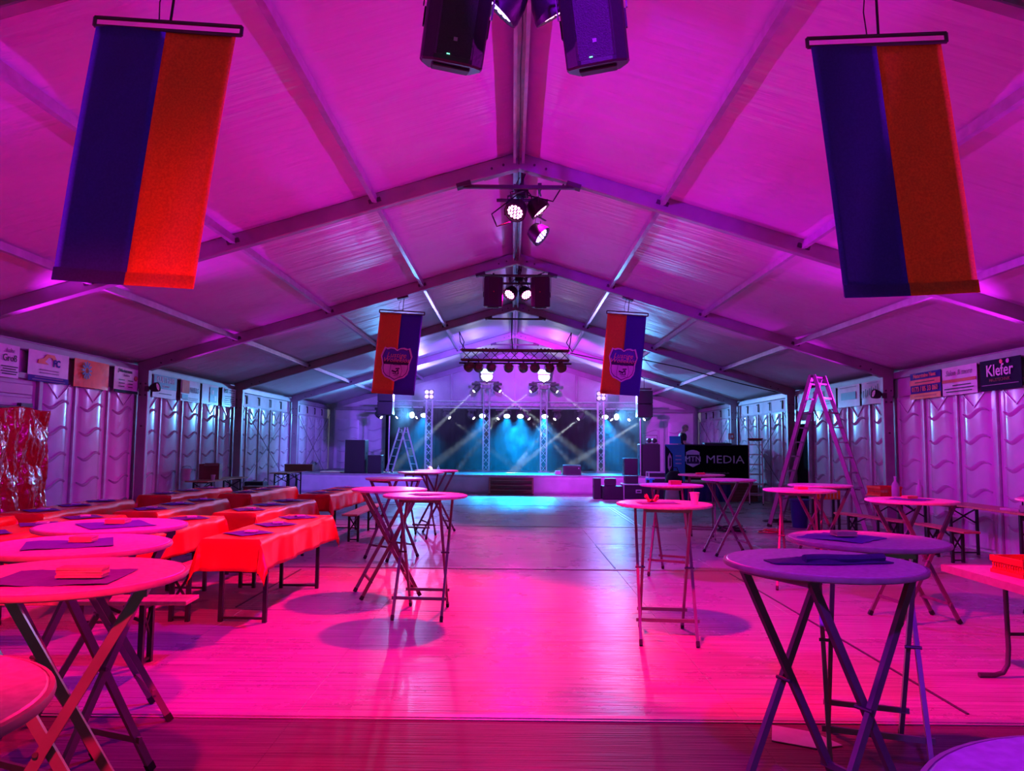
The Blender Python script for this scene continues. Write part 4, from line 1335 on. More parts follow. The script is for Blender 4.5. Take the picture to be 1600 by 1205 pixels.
# ---- folding table with red crate at the right edge
ftb = thing('folding_table', (3.55, 4.65, 0), 'folding table with dark bent tube legs at the right edge', 'table')
MB().box((0, 0, 0.725), (0.76, 1.86, 0.03)).obj('table_top', 'topold', ftb, bevel=0.006)
MB().box((-0.384, 0, 0.718), (0.014, 1.88, 0.05)).box((0.384, 0, 0.718), (0.014, 1.88, 0.05)).box((0, 0.936, 0.718), (0.76, 0.014, 0.05)).box((0, -0.936, 0.718), (0.76, 0.014, 0.05)).obj('edge_band', 'edge', ftb)
for yy in (0.68, -0.68):
    for s in (-1, 1):
        MB().path([(s * 0.09, yy, 0.71), (s * 0.085, yy, 0.2), (s * 0.095, yy, 0.09), (s * 0.13, yy, 0.035), (s * 0.19, yy, 0.018), (s * 0.30, yy, 0.018)], 0.017, 10).obj('leg', 'steel', ftb, smooth=True)
    MB().tube((-0.09, yy, 0.30), (0.09, yy, 0.30), 0.012).obj('leg_brace', 'steel', ftb)
    MB().box((0, yy, 0.70), (0.24, 0.05, 0.02)).obj('hinge_plate', 'steel', ftb)


def crate(loc, rz, label, sx=0.4, sy=0.3, h=0.12, m='crate'):
    e = thing('plastic_crate', loc, label, 'crate', rz)
    MB().box((0, 0, 0.006), (sx * 0.94, sy * 0.94, 0.012)).obj('bottom', m, e)
    for ax in (0, 1):
        for s in (-1, 1):
            L_, o_ = (sx, sy / 2 * s) if ax == 0 else (sy, sx / 2 * s)
            g = MB()
            n = int(L_ / 0.022)
            for k in range(n):
                t0, t1 = -L_ / 2 + L_ * k / n, -L_ / 2 + L_ * (k + 1) / n
                for a, b in (((t0, 0.012), (t1, h - 0.03)), ((t1, 0.012), (t0, h - 0.03))):
                    p = (a[0], o_ * 0.96, a[1]) if ax == 0 else (o_ * 0.96, a[0], a[1])
                    q = (b[0], o_ * 0.96, b[1]) if ax == 0 else (o_ * 0.96, b[0], b[1])
                    g.bar(p, q, 0.005, 0.006)
            for zz, hh in ((h - 0.02, 0.04), (0.012, 0.024)):
                if ax == 0:
                    g.box((0, o_, zz), (L_ + 0.01, 0.012, hh))
                else:
                    g.box((o_, 0, zz), (0.012, L_ + 0.01, hh))
            g.obj('side_wall', m, e)
    return e


crate((3.55, 5.15, 0.741), 0.06, 'bright red lattice crate on the folding table at the right edge')

# ---- tables along the right wall
beer_table(6.86, 10.6, 0.0, 'bare beer table along the right wall, dark legs')
card_box(6.83, 10.15, 0.771, 0.2, 'papers and flyers on the bare table by the right wall', (0.22, 0.3, 0.03), 'white')
e = thing('device_box', (6.80, 9.72, 0.771), 'grey device with handles and a cable on the right wall table', 'device', 0.2)
MB().box((0, 0, 0.05), (0.22, 0.3, 0.10)).obj('case', 'alu', e, bevel=0.01)
MB().path([(-0.1, -0.1, 0.1), (-0.1, -0.1, 0.16), (-0.1, 0.1, 0.16), (-0.1, 0.1, 0.1)], 0.012, 8).obj('handle', 'rubber', e)
MB().path([(0, -0.15, 0.05), (0.05, -0.3, 0.02), (0.0, -0.42, 0.15), (0.05, -0.5, 0.2)], 0.012, 6).obj('lead', 'cable', e)
e = thing('price_board', (6.95, 9.02, 0.771), 'small black board with white writing on the right wall table', 'board', rot=(0, 0, R(-35)))
MB().box((0, 0, 0.17), (0.34, 0.03, 0.34)).obj('panel', 'black', e, bevel=0.006)
MB().box((0, 0.08, 0.01), (0.30, 0.16, 0.02)).obj('stand', 'rubber', e)
b = MB()
for i in range(5):
    b.box((0.02, -0.018, 0.29 - 0.05 * i), (0.20 - 0.02 * (i % 2), 0.004, 0.012))
b.obj('writing', 'signw', e)
beer_table(6.60, 12.72, 0.03, 'beer table with crates beside the first right post', 1.4)
crate((6.52, 13.1, 0.771), 0.1, 'red crate full of bottles on the table beside the first right post', 0.4, 0.4, 0.17)
e = thing('wooden_box', (6.05, 14.45, 0.0), 'orange slatted box behind the violet standing table', 'box')
for i in range(7):
    MB().box((-0.2 + 0.066 * i, -0.15, 0.72), (0.045, 0.02, 0.2)).obj('slat', 'borange', e)
MB().box((0, 0, 0.62), (0.46, 0.3, 0.02)).obj('bottom', 'wood', e)
for sx in (-0.2, 0.2):
    for sy in (-0.12, 0.12):
        MB().box((sx, sy, 0.305), (0.04, 0.04, 0.61)).obj('leg', 'greenleg', e)


def bottle(loc, label, h=0.32, r=0.045, m='bluep'):
    e = thing('bottle', loc, label, 'bottle')
    MB().lathe([(r * 0.9, 0), (r, 0.01), (r, h * 0.55), (r * 0.8, h * 0.66), (r * 0.35, h * 0.78), (r * 0.33, h * 0.93)], 16).obj('glass_body', m, e, smooth=True)
    MB().lathe([(r * 0.38, h * 0.92), (r * 0.38, h)], 12).obj('cap', 'white', e)


bottle((6.46, 12.6, 0.771), 'violet lit plastic bottle on the table beside the first right post', 0.36, 0.06, 'white')
bottle((6.76, 12.4, 0.771), 'second plastic bottle nearer the right wall', 0.32, 0.055, 'white')
beer_bench(5.95, 12.4, 0.25, 'low bench before the table beside the first right post', 1.6)
beer_bench(6.25, 10.85, 0.05, 'short bench close to the right wall behind the magenta table', 1.2)
e = thing('waste_bin', (5.75, 15.0, 0), 'blue plastic bin behind the legs of the violet table', 'bin')
MB().lathe([(0.14, 0.0), (0.18, 0.52), (0.19, 0.55), (0.17, 0.55), (0.13, 0.02)], 20).obj('bin_body', 'bluep', e, smooth=True)
MB().lathe([(0.185, 0.53), (0.2, 0.54), (0.2, 0.56), (0.185, 0.57)], 20).obj('rim', 'bluep', e)
pl = MB().prism([(-0.2, -0.06), (0.0, -0.16), (0.16, -0.12), (0.08, 0.06), (-0.12, 0.16)], 0.0, 0.004).obj('floor_plate', 'alu_lt', loc=(1.58, 4.22, 0.004))
tag(pl, 'thin pale metal sheet lying on the floor below the near right standing table', 'sheet')


# ---- ladders
def ladder(loc, rz, label, H, half, wd, n, m='alu', rail=0.05, double=False, tray=None, topm=None):
    """A-frame ladder opening along local x, width along local y"""
    e = thing('ladder', loc, label, 'ladder', rz)
    for sx in (-1, 1):
        for sy in (-1, 1):
            a, b = Vector((sx * half, sy * wd / 2, 0.0)), Vector((sx * 0.03, sy * wd / 2, H))
            MB().bar(a, b, 0.028, rail, up=(1, 0, 0)).obj('stile', m, e)
            MB().bar(a, a + (b - a) * 0.02, 0.036, rail + 0.012, up=(1, 0, 0)).obj('foot', 'rubber', e)
            if double and sx < 0:
                off = Vector((0.07, 0.0, 0.0))
                MB().bar(a + off + Vector((0, -sy * 0.035, 0.25)), b + off * 0.2 + Vector((-0.01, -sy * 0.035, -0.02)), 0.024, rail, up=(1, 0, 0)).obj('stile', m, e)
        for k in range(1, n + 1):
            t = k / (n + 0.6)
            x, z = sx * (half + (0.03 - half) * t), H * t
            MB().bar((x, -wd / 2, z), (x, wd / 2, z), 0.03, 0.026).obj('rung', 'alu_lt', e)
    MB().tube((0, -wd / 2 - 0.02, H - 0.03), (0, wd / 2 + 0.02, H - 0.03), 0.03).obj('hinge', 'steel', e)
    if double:
        for sy in (-1, 1):
            MB().bar((-half * 0.72, sy * wd * 0.52, H * 0.27), (half * 0.72, sy * wd * 0.52, H * 0.27), 0.012, 0.02).obj('spreader_strap', 'steel', e)
    if topm:
        MB().box((0, 0, H), (0.16, wd + 0.06, 0.035)).obj('top_tread', topm, e, bevel=0.006)
    return e


ladder((5.95, 14.45, 0), math.atan2(-0.75, 0.65), 'big two-part aluminium ladder opened wide in front of the right wall', 3.02, 0.98, 0.42, 10, 'alu', 0.075, True)
ladder((6.86, 21.0, 0), R(72), 'stepladder with a red top beside the black desk', 1.84, 0.42, 0.36, 6, 'alu_lt', 0.045, topm='signr')
ladder((-3.85, 25.6, SH + 0.012), R(38), 'blue lit folding ladder standing on the stage', 1.54, 0.52, 0.42, 5, 'alu_lt', 0.055)

# ---- coiled cables on the floor
def coil(loc, label, m, n=5, r=0.28):
    b = MB()
    rnd = random.Random(hash(label) % 1000 + 3)
    pts = []
    for i in range(n * 18):
        a = i / 18 * 2 * PI
        rr = r * (0.75 + 0.25 * math.sin(i * 0.37)) * (0.8 + 0.2 * math.sin(i * 0.071 + 1))
        pts.append((rr * math.cos(a) + 0.06 * math.sin(i * 0.05), rr * 0.8 * math.sin(a) + 0.05 * math.cos(i * 0.11), 0.014 + 0.018 * (i / 18) * (0.6 + 0.4 * math.sin(i * 0.6))))
    return tag(b.path(pts, 0.012, 6).obj('cable_coil', m, loc=loc, smooth=True), label, 'cable')


coil((4.05, 14.1, 0.004), 'heap of coiled black cable on the floor left of the big ladder', 'cable', 7, 0.34)
coil((4.75, 13.9, 0.004), 'coil of red cable on the floor at the foot of the big ladder', 'signr', 4, 0.26)
coil((5.6, 15.9, 0.004), 'coil of black cable behind the big ladder', 'cable', 4, 0.36)

# ---- red foil over the door
def foil(u, v):
    p = Vector((u * 7, v * 2.4, 0.3))
    x = 0.10 * (abs(mnoise.noise(p)) ** 0.7) + 0.035 * abs(mnoise.noise(p * 2.7 + Vector((3, 1, 0)))) + 0.012 * mnoise.noise(Vector((u * 45, v * 38, 1)))
    return (-7.24 + x, 9.45 + 1.93 * u, 2.07 - 1.75 * v + 0.02 * math.sin(u * 12) * (1 - v))


fo = MB().grid(foil, 90, 70).obj('plastic_sheet', 'foil', smooth=True, solid=0.002)
tag(fo, 'shiny crinkled red plastic sheet hung over the left door', 'plastic sheet')

# ---- stuff along the left wall at the back
beer_table(-6.75, 16.9, -0.03, 'bare beer table along the left wall carrying a cardboard box')
e = thing('cardboard_box', (-6.85, 16.7, 0.771), 'open brown cardboard box on the left wall table', 'box', 0.15)
MB().box((0, 0.14, 0.17), (0.42, 0.012, 0.34)).box((0, -0.14, 0.17), (0.42, 0.012, 0.34)).box((-0.21, 0, 0.17), (0.012, 0.28, 0.34)).box((0.21, 0, 0.17), (0.012, 0.28, 0.34)).box((0, 0, 0.008), (0.42, 0.28, 0.014)).obj('carton', 'brown', e)
MB().box((0.06, -0.21, 0.33), (0.3, 0.15, 0.008), (0.4, 0, 0)).obj('flap', 'brown', e)
e = thing('paper_cup', (-6.55, 16.1, 0.771), 'white cup in front of the cardboard box on the left wall table', 'cup')
MB().lathe([(0.035, 0.0), (0.05, 0.12), (0.046, 0.12), (0.03, 0.005)], 16).obj('cup_wall', 'white', e, smooth=True)
MB().lathe([(0.046, 0.116), (0.053, 0.118), (0.053, 0.123), (0.046, 0.123)], 16).obj('rim', 'white', e)
e = thing('bucket', (-7.05, 15.9, 0.771), 'pale plastic bucket at the end of the left wall table', 'bucket')
MB().lathe([(0.08, 0.0), (0.105, 0.24), (0.115, 0.245), (0.115, 0.255), (0.098, 0.255), (0.075, 0.006)], 20).obj('bucket_wall', 'white', e, smooth=True)
MB().path([(-0.11, 0, 0.24), (-0.08, 0.02, 0.30), (0.0, 0.03, 0.32), (0.08, 0.02, 0.30), (0.11, 0, 0.24)], 0.005, 6).obj('handle', 'steel', e)
e = thing('storage_box', (-6.2, 17.8, 0), 'dark red box standing under the left wall table', 'box')
MB().box((0, 0, 0.26), (0.46, 0.4, 0.52)).obj('case', 'brown', e, bevel=0.01)
MB().box((0, 0, 0.54), (0.48, 0.42, 0.04)).obj('lid', 'brown', e, bevel=0.008)
beer_bench(-6.35, 18.9, 0.1, 'pale bench behind the back row of red tables', 1.8)
e = thing('amplifier_case', (-6.75, 19.4, 0.0), 'black case with a round badge by the second left post', 'case')
MB().box((0, 0, 0.42), (0.48, 0.36, 0.34)).obj('case', 'black', e, bevel=0.015)
MB().box((0, 0, 0.12), (0.4, 0.3, 0.24)).obj('stand', 'greenleg', e)
MB().lathe([(0.03, 0), (0.03, 0.008)], 12, (0.14, -0.184, 0.45), Matrix.Rotation(PI / 2, 3, 'X')).obj('badge', 'inkg', e)
beer_table(-6.55, 21.5, 0.02, 'bare beer table near the stage at the left wall', 1.9)
e = thing('trunk', (-6.35, 21.9, 0.771), 'red lidded trunk lying on the table near the stage', 'trunk', 0.1)
MB().box((0, 0, 0.09), (0.80, 0.26, 0.18)).obj('case', 'brown', e, bevel=0.01)
MB().box((0, 0, 0.19), (0.82, 0.28, 0.03)).obj('lid', 'brown', e, bevel=0.006)
e = MB().box((0, 0, 0.02), (0.95, 0.5, 0.04)).obj('plywood_board', 'yellow', loc=(-6.0, 25.0, SH + 0.002), bevel=0.004)
tag(e, 'pale yellow board lying on the left end of the stage', 'board')

# ---- loudspeakers on and over the stage
def pa_box(x, y, z, wd, ht, dp, rz, label, grp='loudspeakers on the stage'):
    e = thing('stage_speaker', (x, y, z), label, 'speaker', rz, grp)
    MB().box((0, 0, ht / 2), (wd, dp, ht)).obj('cabinet', 'black', e, bevel=0.012)
    MB().box((0, -dp / 2 - 0.006, ht / 2), (wd * 0.93, 0.012, ht * 0.94)).obj('grille', 'grille', e)
    for s in (-1, 1):
        MB().box((s * (wd / 2 + 0.002), 0, ht * 0.6), (0.012, 0.14, 0.08)).obj('side_handle', 'rubber', e)
    return e


pa_box(-5.27, 24.8, SH, 0.66, 1.10, 0.62, 0.0, 'big black bass speaker on the left end of the stage')
pa_box(-4.62, 24.75, SH, 0.45, 0.60, 0.45, 0.0, 'small black speaker beside the big one on the left of the stage')
pa_box(4.52, 24.8, SH, 0.66, 1.05, 0.62, 0.0, 'big black bass speaker on the right end of the stage')
pa_box(3.88, 24.7, SH, 0.45, 0.58, 0.45, 0.0, 'small black speaker beside the big one on the right of the stage')
for x, ht, lab in ((-4.25, 3.42, 'left'), (4.30, 3.42, 'right')):
    e = thing('line_array', (x, 24.35, 2.56), 'pair of black array speakers hanging at the %s of the stage' % lab, 'speaker')
    for k in range(2):
        MB().box((0, 0, 0.21 + 0.44 * k), (0.50, 0.40, 0.43)).obj('cabinet', 'black', e, bevel=0.01)
        MB().box((0, -0.206, 0.21 + 0.44 * k), (0.46, 0.012, 0.39)).obj('grille', 'grille', e)
    MB().box((0, 0, 0.93), (0.46, 0.3, 0.05)).obj('fly_bar', 'steel', e)
    MB().tube((0, 0, 0.94), (0, 0, roofz(x) - 0.22 - 2.56), 0.012, n=6).obj('hoist_chain', 'steel', e)
    e = thing('stand_pole', (x + (0.12 if x < 0 else -0.12), 24.38, SH), 'thin pole below the hanging array at the %s of the stage' % lab, 'pole')
    MB().tube((0, 0, 0.02), (0, 0, 1.90), 0.02).obj('tube', 'alu_lt', e)
    MB().lathe([(0.14, 0), (0.14, 0.012), (0.03, 0.03)], 16).obj('base', 'steel', e)
e = thing('stage_monitor', (1.96, 25.0, SH), 'dark wedge monitor lying on the stage right of the steps', 'speaker')
MB().prism([(-0.2, 0), (0.2, 0), (0.2, 0.16), (0.05, 0.34), (-0.16, 0.30)], -0.3, 0.3, lambda a, b, c: (c, a, b)).obj('cabinet', 'black', e, bevel=0.01)
MB().bar((-0.26, -0.188, 0.15), (0.26, -0.188, 0.15), 0.012, 0.24).obj('grille', 'grille', e)
MB().lathe([(0.02, 0), (0.02, 0.008)], 12, (0.22, -0.2, 0.22), Matrix.Rotation(PI / 2, 3, 'X')).obj('badge', 'emb_w', e)
e = thing('stage_box', (1.50, 25.1, SH), 'small pale box left of the wedge monitor', 'box')
MB().box((0, 0, 0.06), (0.2, 0.2, 0.12)).obj('case', 'white', e, bevel=0.01)
MB().box((0, 0, 0.125), (0.17, 0.17, 0.012)).obj('lid', 'alu_lt', e)
e = thing('twin_lamp', (4.62, 24.85, SH + 1.05), 'pair of black lamp heads on top of the right bass speaker', 'stage light')
for s in (-0.09, 0.09):
    MB().lathe([(0.03, 0.14), (0.08, 0.12), (0.085, 0.0), (0.05, -0.01)], 14, (s, -0.02, 0.12), Matrix.Rotation(PI / 2, 3, 'X')).obj('head', 'black', e, smooth=True)
MB().path([(-0.2, 0, 0.0), (-0.2, 0, 0.3), (0.2, 0, 0.3), (0.2, 0, 0.0)], 0.01, 6).obj('frame', 'steel', e)
MB().box((0, 0, 0.015), (0.46, 0.16, 0.03)).obj('base', 'steel', e)
bottle((-2.66, 26.2, SH), 'small white bottle on the stage near the outer left tower', 0.24, 0.05, 'white')
e = thing('cap', (-2.95, 26.0, SH), 'small red cap lying on the stage near the outer left tower', 'cap')
MB().lathe([(0.12, 0.0), (0.12, 0.05), (0.10, 0.14), (0.05, 0.19), (0.01, 0.2)], 16).obj('crown', 'pinkpaper', e, smooth=True)
MB().box((0.0, -0.14, 0.01), (0.16, 0.12, 0.012)).obj('visor', 'pinkpaper', e)


# ---- flight cases before the stage
def flight_case(loc, d, label, rz=0.0, badge=False):
    e = thing('flight_case', loc, label, 'case', rz, 'flight cases before the stage')
    x, y, z = d
    MB().box((0, 0, z / 2), (x - 0.02, y - 0.02, z - 0.02)).obj('panel_body', 'black', e)
    ed = MB()
    for a in (-1, 1):
        for b in (-1, 1):
            ed.bar((-x / 2, a * y / 2, z / 2 + b * z / 2 * 0.97), (x / 2, a * y / 2, z / 2 + b * z / 2 * 0.97), 0.03, 0.03)
            ed.bar((a * x / 2, -y / 2, z / 2 + b * z / 2 * 0.97), (a * x / 2, y / 2, z / 2 + b * z / 2 * 0.97), 0.03, 0.03)
            ed.bar((a * x / 2, b * y / 2, 0.015), (a * x / 2, b * y / 2, z - 0.015), 0.03, 0.03)
    ed.obj('edge_profile', 'alu_lt', e)
    if badge:
        MB().box((0, -y / 2 - 0.012, z * 0.55), (0.17, 0.012, 0.11)).obj('handle_dish', 'alu_lt', e, bevel=0.004)
        MB().box((0, -y / 2 - 0.022, z * 0.55), (0.11, 0.012, 0.04)).obj('handle', 'rubber', e)
    return e


flight_case((3.72, 22.4, 0.004), (0.88, 0.6, 0.46), 'black flight case with pale edges and a dished handle', badge=True)
flight_case((4.42, 22.5, 0.004), (0.40, 0.5, 0.44), 'narrow flight case right of the one with the dished handle')
flight_case((4.48, 23.2, 0.004), (0.60, 0.5, 0.62), 'rack case with pale edges near the teal banner')
flight_case((4.48, 23.2, 0.634), (0.58, 0.46, 0.16), 'shallow case stacked on the rack near the teal banner')
pa_box(2.95, 22.3, 0.004, 0.60, 0.40, 0.4, 0.05, 'black speaker lying on the floor left of the flight cases', 'boxes before the stage')
pa_box(2.90, 22.3, 0.41, 0.34, 0.22, 0.3, -0.1, 'smaller black box on the floor speaker left of the flight cases', 'boxes before the stage')
pa_box(2.52, 22.5, 0.004, 0.22, 0.62, 0.34, 0.0, 'narrow grey upright box at the left end of the cases', 'boxes before the stage')
pa_box(3.55, 22.45, 0.47, 0.40, 0.24, 0.3, 0.0, 'black amplifier on the flight case with the dished handle', 'boxes before the stage')
e = thing('adapter_pile', (4.15, 22.5, 0.47), 'pile of teal and black adapters on the flight cases', 'equipment')
for k in range(6):
    MB().box((0.09 * (k % 3) - 0.09, 0.1 * (k // 3) - 0.05, 0.06 + 0.02 * (k % 2)), (0.08, 0.09, 0.12 + 0.04 * (k % 2))).obj('adapter', 'teal' if k % 2 else 'black', e, bevel=0.006)
MB().box((0, 0, 0.004), (0.3, 0.24, 0.008)).obj('tray', 'steel', e)
e = thing('carry_bag', (4.55, 21.05, 0.004), 'black bag slumped before the teal banner', 'bag')
MB().lathe([(0.02, 0.0), (0.27, 0.0), (0.30, 0.10), (0.28, 0.45), (0.22, 0.80), (0.12, 0.90), (0.02, 0.91)], 16).obj('bag_body', 'shirt', e, smooth=True)
MB().path([(-0.14, 0, 0.84), (-0.08, 0, 1.0), (0.08, 0, 1.0), (0.14, 0, 0.84)], 0.014, 6).obj('strap', 'rubber', e)
e = thing('pedestal_bin', (4.05, 19.0, 0.004), 'tapered pale bin with a flat lid behind the red lit table', 'bin')
MB().lathe([(0.22, 0.0), (0.16, 0.52), (0.17, 0.54)], 20).obj('bin_body', 'white', e, smooth=True)
MB().lathe([(0.18, 0.54), (0.18, 0.57), (0.02, 0.58)], 20).obj('lid', 'white', e)

# ---- desk on a podium, banner, person
pod = thing('podium', (6.0, 22.9, 0), 'low podium with a dark blue skirt and brown boards under the black desk', 'podium')
MB().box((0, 0, 0.53), (2.3, 2.4, 0.05)).obj('deck', 'brown', pod)
MB().grid(lambda u, v: (-1.14 + 1.5 * u, -1.19 + 0.02 * math.sin(u * 40), 0.505 * v), 50, 2).obj('skirt', 'bluep', pod, solid=0.004)
for k in range(6):
    MB().box((0.75, -1.18, 0.05 + 0.083 * k), (0.78, 0.02, 0.078)).obj('plank', 'brown', pod)
for sx in (-1.0, 1.0):
    for sy in (-1.0, 1.0):
        MB().box((sx, sy, 0.25), (0.06, 0.06, 0.50)).obj('leg', 'steel', pod)
dk = thing('mixing_desk', (5.97, 22.15, 0.556), 'black cloth fronted desk reading MTN MEDIA', 'desk')
MB().grid(lambda u, v: (-0.98 + 1.96 * u, -0.26 + 0.008 * math.sin(u * 30) * (1 - v), 0.07 + 1.04 * v), 40, 3).obj('front_cloth', 'curtain', dk, solid=0.004)
MB().grid(lambda u, v: (0.98 + 0.02 * math.sin(u * 9), -0.26 + 0.5 * u, 0.10 + 1.01 * v), 6, 3).obj('side_cloth', 'curtain', dk, solid=0.004)
MB().box((0, 0, 1.10), (1.98, 0.54, 0.03)).obj('table_top', 'black', dk)
for sx in (-0.9, 0.9):
    MB().box((sx, 0.1, 0.54), (0.05, 0.3, 1.08)).obj('leg', 'steel', dk)
rt = (PI / 2, 0, 0)
lx, lz = -0.68, 0.68
sh = [(-0.20, 0.20), (-0.12, 0.25), (0, 0.27), (0.12, 0.25), (0.20, 0.20), (0.20, -0.14), (0.0, -0.24), (-0.20, -0.14)]


def dkp(o, y0, m, nm):
    MB().prism(list(reversed(o)), y0, y0 + 0.003, lambda a, b, c: (a + lx, -0.275 - c, b + lz)).obj(nm, m, dk)


dkp(sh, 0.0, 'emb_w', 'badge')
dkp([(-0.185, 0.13), (0.185, 0.13), (0.185, -0.135), (-0.185, -0.135)], 0.004, 'emb_k', 'badge_field')
text('MTN', 0.225, 'emb_w', dk, (lx, -0.286, lz - 0.005), rt)
text('MEDIA', 0.33, 'emb_w', dk, (0.27, -0.278, 0.665), rt).scale = (1.18, 1.0, 1.0)
text('dj-veranstaltungsmedia.de', 0.075, 'inkg', dk, (0.0, -0.278, 0.28), rt)
e = thing('roll_banner', (4.70, 21.6, 0.0), 'teal and black upright banner with a white rocket-like mark beside the desk', 'banner')
MB().box((0, 0, 1.13), (0.58, 0.012, 1.06)).obj('panel', 'teal', e)
MB().prism([(-0.285, 0.62), (-0.285, 1.64), (-0.2, 1.55), (-0.07, 1.38), (-0.05, 0.95), (-0.05, 0.72), (-0.12, 0.62)], 0.008, 0.011, lambda a, b, c: (a, -c, b)).obj('dark_field', 'signn', e)
MB().prism([(-0.155, 0.85), (-0.10, 0.98), (-0.10, 1.30), (-0.155, 1.42), (-0.21, 1.30), (-0.21, 0.98)], 0.012, 0.014, lambda a, b, c: (a, -c, b)).obj('mark', 'emb_w', e)
MB().prism([(-0.145, 1.0), (-0.125, 1.05), (-0.125, 1.25), (-0.145, 1.3), (-0.165, 1.25), (-0.165, 1.05)], 0.015, 0.017, lambda a, b, c: (a, -c, b)).obj('mark_inner', 'signn', e)
for zz in (1.33, 1.22, 1.11):
    MB().box((0.10, -0.011, zz), (0.17, 0.004, 0.025)).obj('small_print', 'signw', e)
MB().box((-0.05, -0.014, 0.70), (0.4, 0.004, 0.03)).obj('small_print', 'signw', e)
for sx in (-0.24, 0.24):
    MB().tube((sx, 0.03, 0.0), (sx, 0.03, 1.64), 0.014).obj('support_rod', 'alu', e)
MB().box((0, 0.03, 0.02), (0.6, 0.22, 0.04)).obj('base', 'alu', e)
e = thing('laptop', (4.86, 22.2, 1.676), 'open laptop with a teal lid on the desk', 'laptop', R(160))
MB().box((0, 0, 0.008), (0.34, 0.24, 0.016)).obj('base', 'alu', e, bevel=0.003)
MB().box((0, 0.13, 0.12), (0.34, 0.01, 0.23), (-0.2, 0, 0)).obj('lid', 'teal', e, bevel=0.003)
e = thing('mixer', (6.1, 22.25, 1.676), 'dark mixing console lying on the black desk', 'mixer')
MB().box((0, 0, 0.025), (0.8, 0.36, 0.05), (0.06, 0, 0)).obj('console', 'black', e, bevel=0.008)
for k in range(10):
    MB().tube((-0.34 + 0.075 * k, 0.06, 0.05), (-0.34 + 0.075 * k, 0.06, 0.07), 0.012, n=8).obj('knob', 'alu', e)

# person: standing behind the desk, looking down to the right
pe = thing('person', (5.18, 22.72, 0.556), 'person in a black t-shirt with short grey hair looking down at the desk', 'person', R(-90))


def skin_body(name, verts, edges, m, parent, sub=2):
    me = bpy.data.meshes.new(name)
    me.from_pydata([v[:3] for v in verts], edges, [])
    o = bpy.data.objects.new(name, me)
    COL.objects.link(o)
    o.parent = parent
    md = o.modifiers.new('skin', 'SKIN')
    for i, v in enumerate(verts):
        sv = me.skin_vertices[0].data[i]
        sv.radius = (v[3], v[4] if len(v) > 4 else v[3])
    me.skin_vertices[0].data[0].use_root = True
    md.use_smooth_shade = True
    ms = o.modifiers.new('sub', 'SUBSURF')
    ms.levels = ms.render_levels = sub
    me.materials.append(M[m])
    return o


# local frame: the person faces local +y (turned to face +x in the room); z up from the podium
bodyv = [(0, 0, 0.93, 0.15, 0.12), (0, -0.01, 1.08, 0.145, 0.11), (0, -0.01, 1.24, 0.165, 0.12), (0, 0.0, 1.38, 0.15, 0.105), (0, 0.02, 1.47, 0.062), (0, 0.055, 1.53, 0.058),
         (-0.19, 0.0, 1.38, 0.062), (-0.25, 0.02, 1.14, 0.047), (-0.20, 0.22, 1.09, 0.038), (-0.18, 0.28, 1.09, 0.030),
         (0.19, 0.0, 1.38, 0.062), (0.25, 0.02, 1.14, 0.047), (0.20, 0.22, 1.09, 0.038), (0.18, 0.28, 1.09, 0.030),
         (-0.095, 0, 0.86, 0.095), (-0.10, 0.02, 0.50, 0.062), (-0.10, 0.0, 0.09, 0.042), (-0.11, 0.14, 0.035, 0.036),
         (0.095, 0, 0.86, 0.095), (0.10, 0.02, 0.50, 0.062), (0.10, 0.0, 0.09, 0.042), (0.11, 0.14, 0.035, 0.036)]
bodye = [(0, 1), (1, 2), (2, 3), (3, 4), (4, 5), (3, 6), (6, 7), (7, 8), (8, 9), (3, 10), (10, 11), (11, 12), (12, 13), (0, 14), (14, 15), (15, 16), (16, 17), (0, 18), (18, 19), (19, 20), (20, 21)]
skin_body('body', bodyv, bodye, 'skin', pe)
# head: egg with brow, nose, chin, ears, tipped forward
hd = MB()


def headf(u, v):
    th, ph = u * 2 * PI, (v - 0.5) * PI
    x, y, z = math.cos(ph) * math.sin(th), math.cos(ph) * math.cos(th), math.sin(ph)
    sx, sy, sz = 0.074, 0.094, 0.118
    f = max(0.0, y)
    jaw = 1.0 - 0.22 * max(0.0, -z) * (1.0)
    nose = 0.022 * math.exp(-((x / 0.16) ** 2)) * math.exp(-(((z + 0.12) / 0.16) ** 2)) * (1 if y > 0 else 0)
    brow = 0.006 * math.exp(-(((z - 0.16) / 0.09) ** 2)) * f
    eye = -0.006 * math.exp(-(((abs(x) - 0.38) / 0.14) ** 2)) * math.exp(-(((z - 0.04) / 0.08) ** 2)) * f
    lip = 0.005 * math.exp(-(((z + 0.48) / 0.07) ** 2)) * math.exp(-((x / 0.35) ** 2)) * f
    chin = 0.012 * math.exp(-(((z + 0.82) / 0.16) ** 2)) * f
    return (x * sx * jaw, y * sy * (0.92 if z < -0.4 and y < 0 else 1) + nose + brow + eye + lip + chin, z * sz)


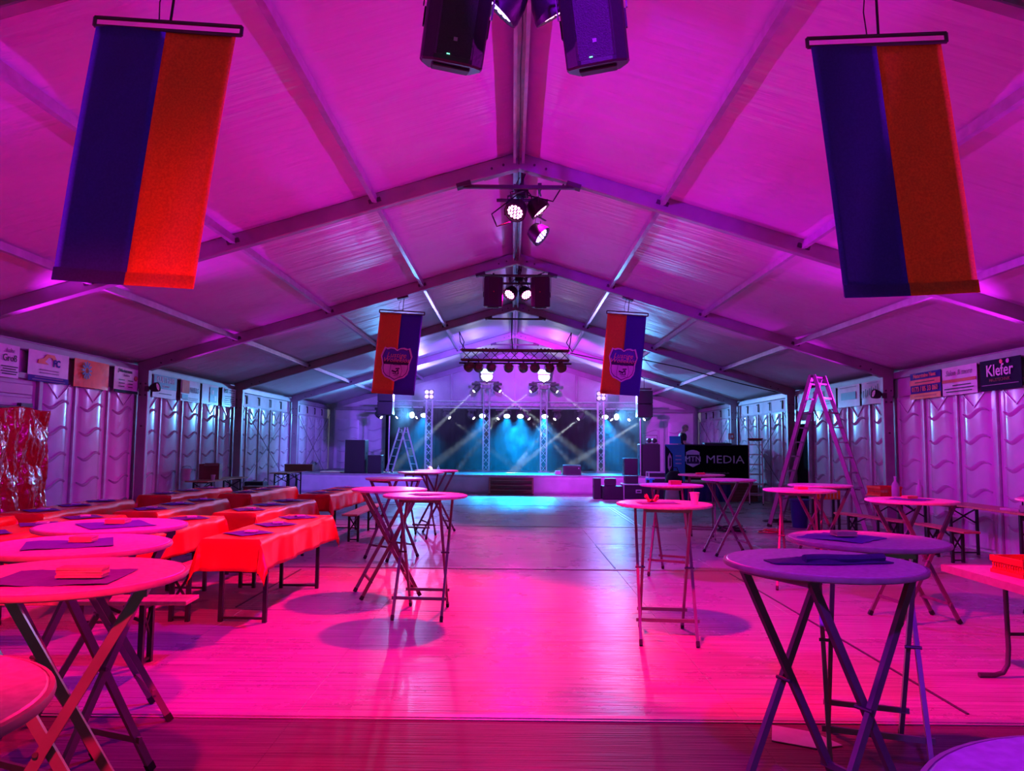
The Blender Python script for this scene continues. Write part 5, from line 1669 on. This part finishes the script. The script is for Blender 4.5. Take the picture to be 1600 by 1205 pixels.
hd.grid(headf, 32, 24)
for s in (-1, 1):
    hd.lathe([(0.004, -0.006), (0.026, -0.004), (0.03, 0.006), (0.012, 0.01)], 10, (s * 0.074, -0.008, 0.0), Matrix.Rotation(s * PI / 2, 3, 'Y'))
ho = hd.obj('head', 'skin', pe, smooth=True, loc=(0, 0.085, 1.61))
ho.rotation_euler = (R(-28), 0, 0)
hr = MB()
hr.grid(lambda u, v: tuple(c * k for c, k in zip(headf(u, 0.60 + 0.40 * v), (1.05, 1.05, 1.04))), 28, 8)
hr2 = MB().grid(lambda u, v: tuple(c * 1.045 for c in headf(0.30 + 0.40 * u, 0.36 + 0.30 * v)), 16, 8)
hr.add(hr2.v, hr2.f)
hr.obj('hair', 'hair', ho, smooth=True)
for s in (-1, 1):
    MB().lathe([(0.004, -0.006), (0.011, 0.0), (0.004, 0.006)], 8, (s * 0.029, 0.082, 0.006), Matrix.Rotation(PI / 2, 3, 'X')).obj('eye', 'ink', ho)
# clothing
skin_body('t_shirt', [(0, 0, 0.90, 0.165, 0.135), (0, -0.01, 1.08, 0.16, 0.125), (0, -0.01, 1.24, 0.18, 0.135), (0, 0.0, 1.385, 0.162, 0.115), (0, 0.02, 1.455, 0.075),
                      (-0.19, 0.0, 1.385, 0.078), (-0.245, 0.015, 1.20, 0.068), (0.19, 0.0, 1.385, 0.078), (0.245, 0.015, 1.20, 0.068)], [(0, 1), (1, 2), (2, 3), (3, 4), (3, 5), (5, 6), (3, 7), (7, 8)], 'shirt', pe)
skin_body('trousers', [(0, 0, 0.94, 0.155, 0.125), (-0.095, 0, 0.84, 0.108), (-0.10, 0.02, 0.50, 0.078), (-0.10, 0.0, 0.10, 0.062), (0.095, 0, 0.84, 0.108), (0.10, 0.02, 0.50, 0.078), (0.10, 0.0, 0.10, 0.062)],
          [(0, 1), (1, 2), (2, 3), (0, 4), (4, 5), (5, 6)], 'jeans', pe)
for s in (-1, 1):
    hx, hy, hz_ = s * 0.18, 0.30, 1.09
    hv = [(hx, hy, hz_, 0.026, 0.016), (hx, hy + 0.055, hz_ - 0.005, 0.032, 0.014)]
    he = [(0, 1)]
    for k, (dx, ln) in enumerate(((-0.030, 0.070), (-0.010, 0.080), (0.010, 0.075), (0.030, 0.058))):
        i0 = len(hv)
        hv += [(hx + dx, hy + 0.075, hz_ - 0.006, 0.0085), (hx + dx * 1.15, hy + 0.075 + ln * 0.55, hz_ - 0.012, 0.008), (hx + dx * 1.2, hy + 0.075 + ln, hz_ - 0.03, 0.007)]
        he += [(1, i0), (i0, i0 + 1), (i0 + 1, i0 + 2)]
    i0 = len(hv)
    hv += [(hx - s * 0.038, hy + 0.03, hz_ - 0.005, 0.010), (hx - s * 0.055, hy + 0.065, hz_ - 0.012, 0.008)]
    he += [(0, i0), (i0, i0 + 1)]
    skin_body('hand', hv, he, 'skin', pe, 1)
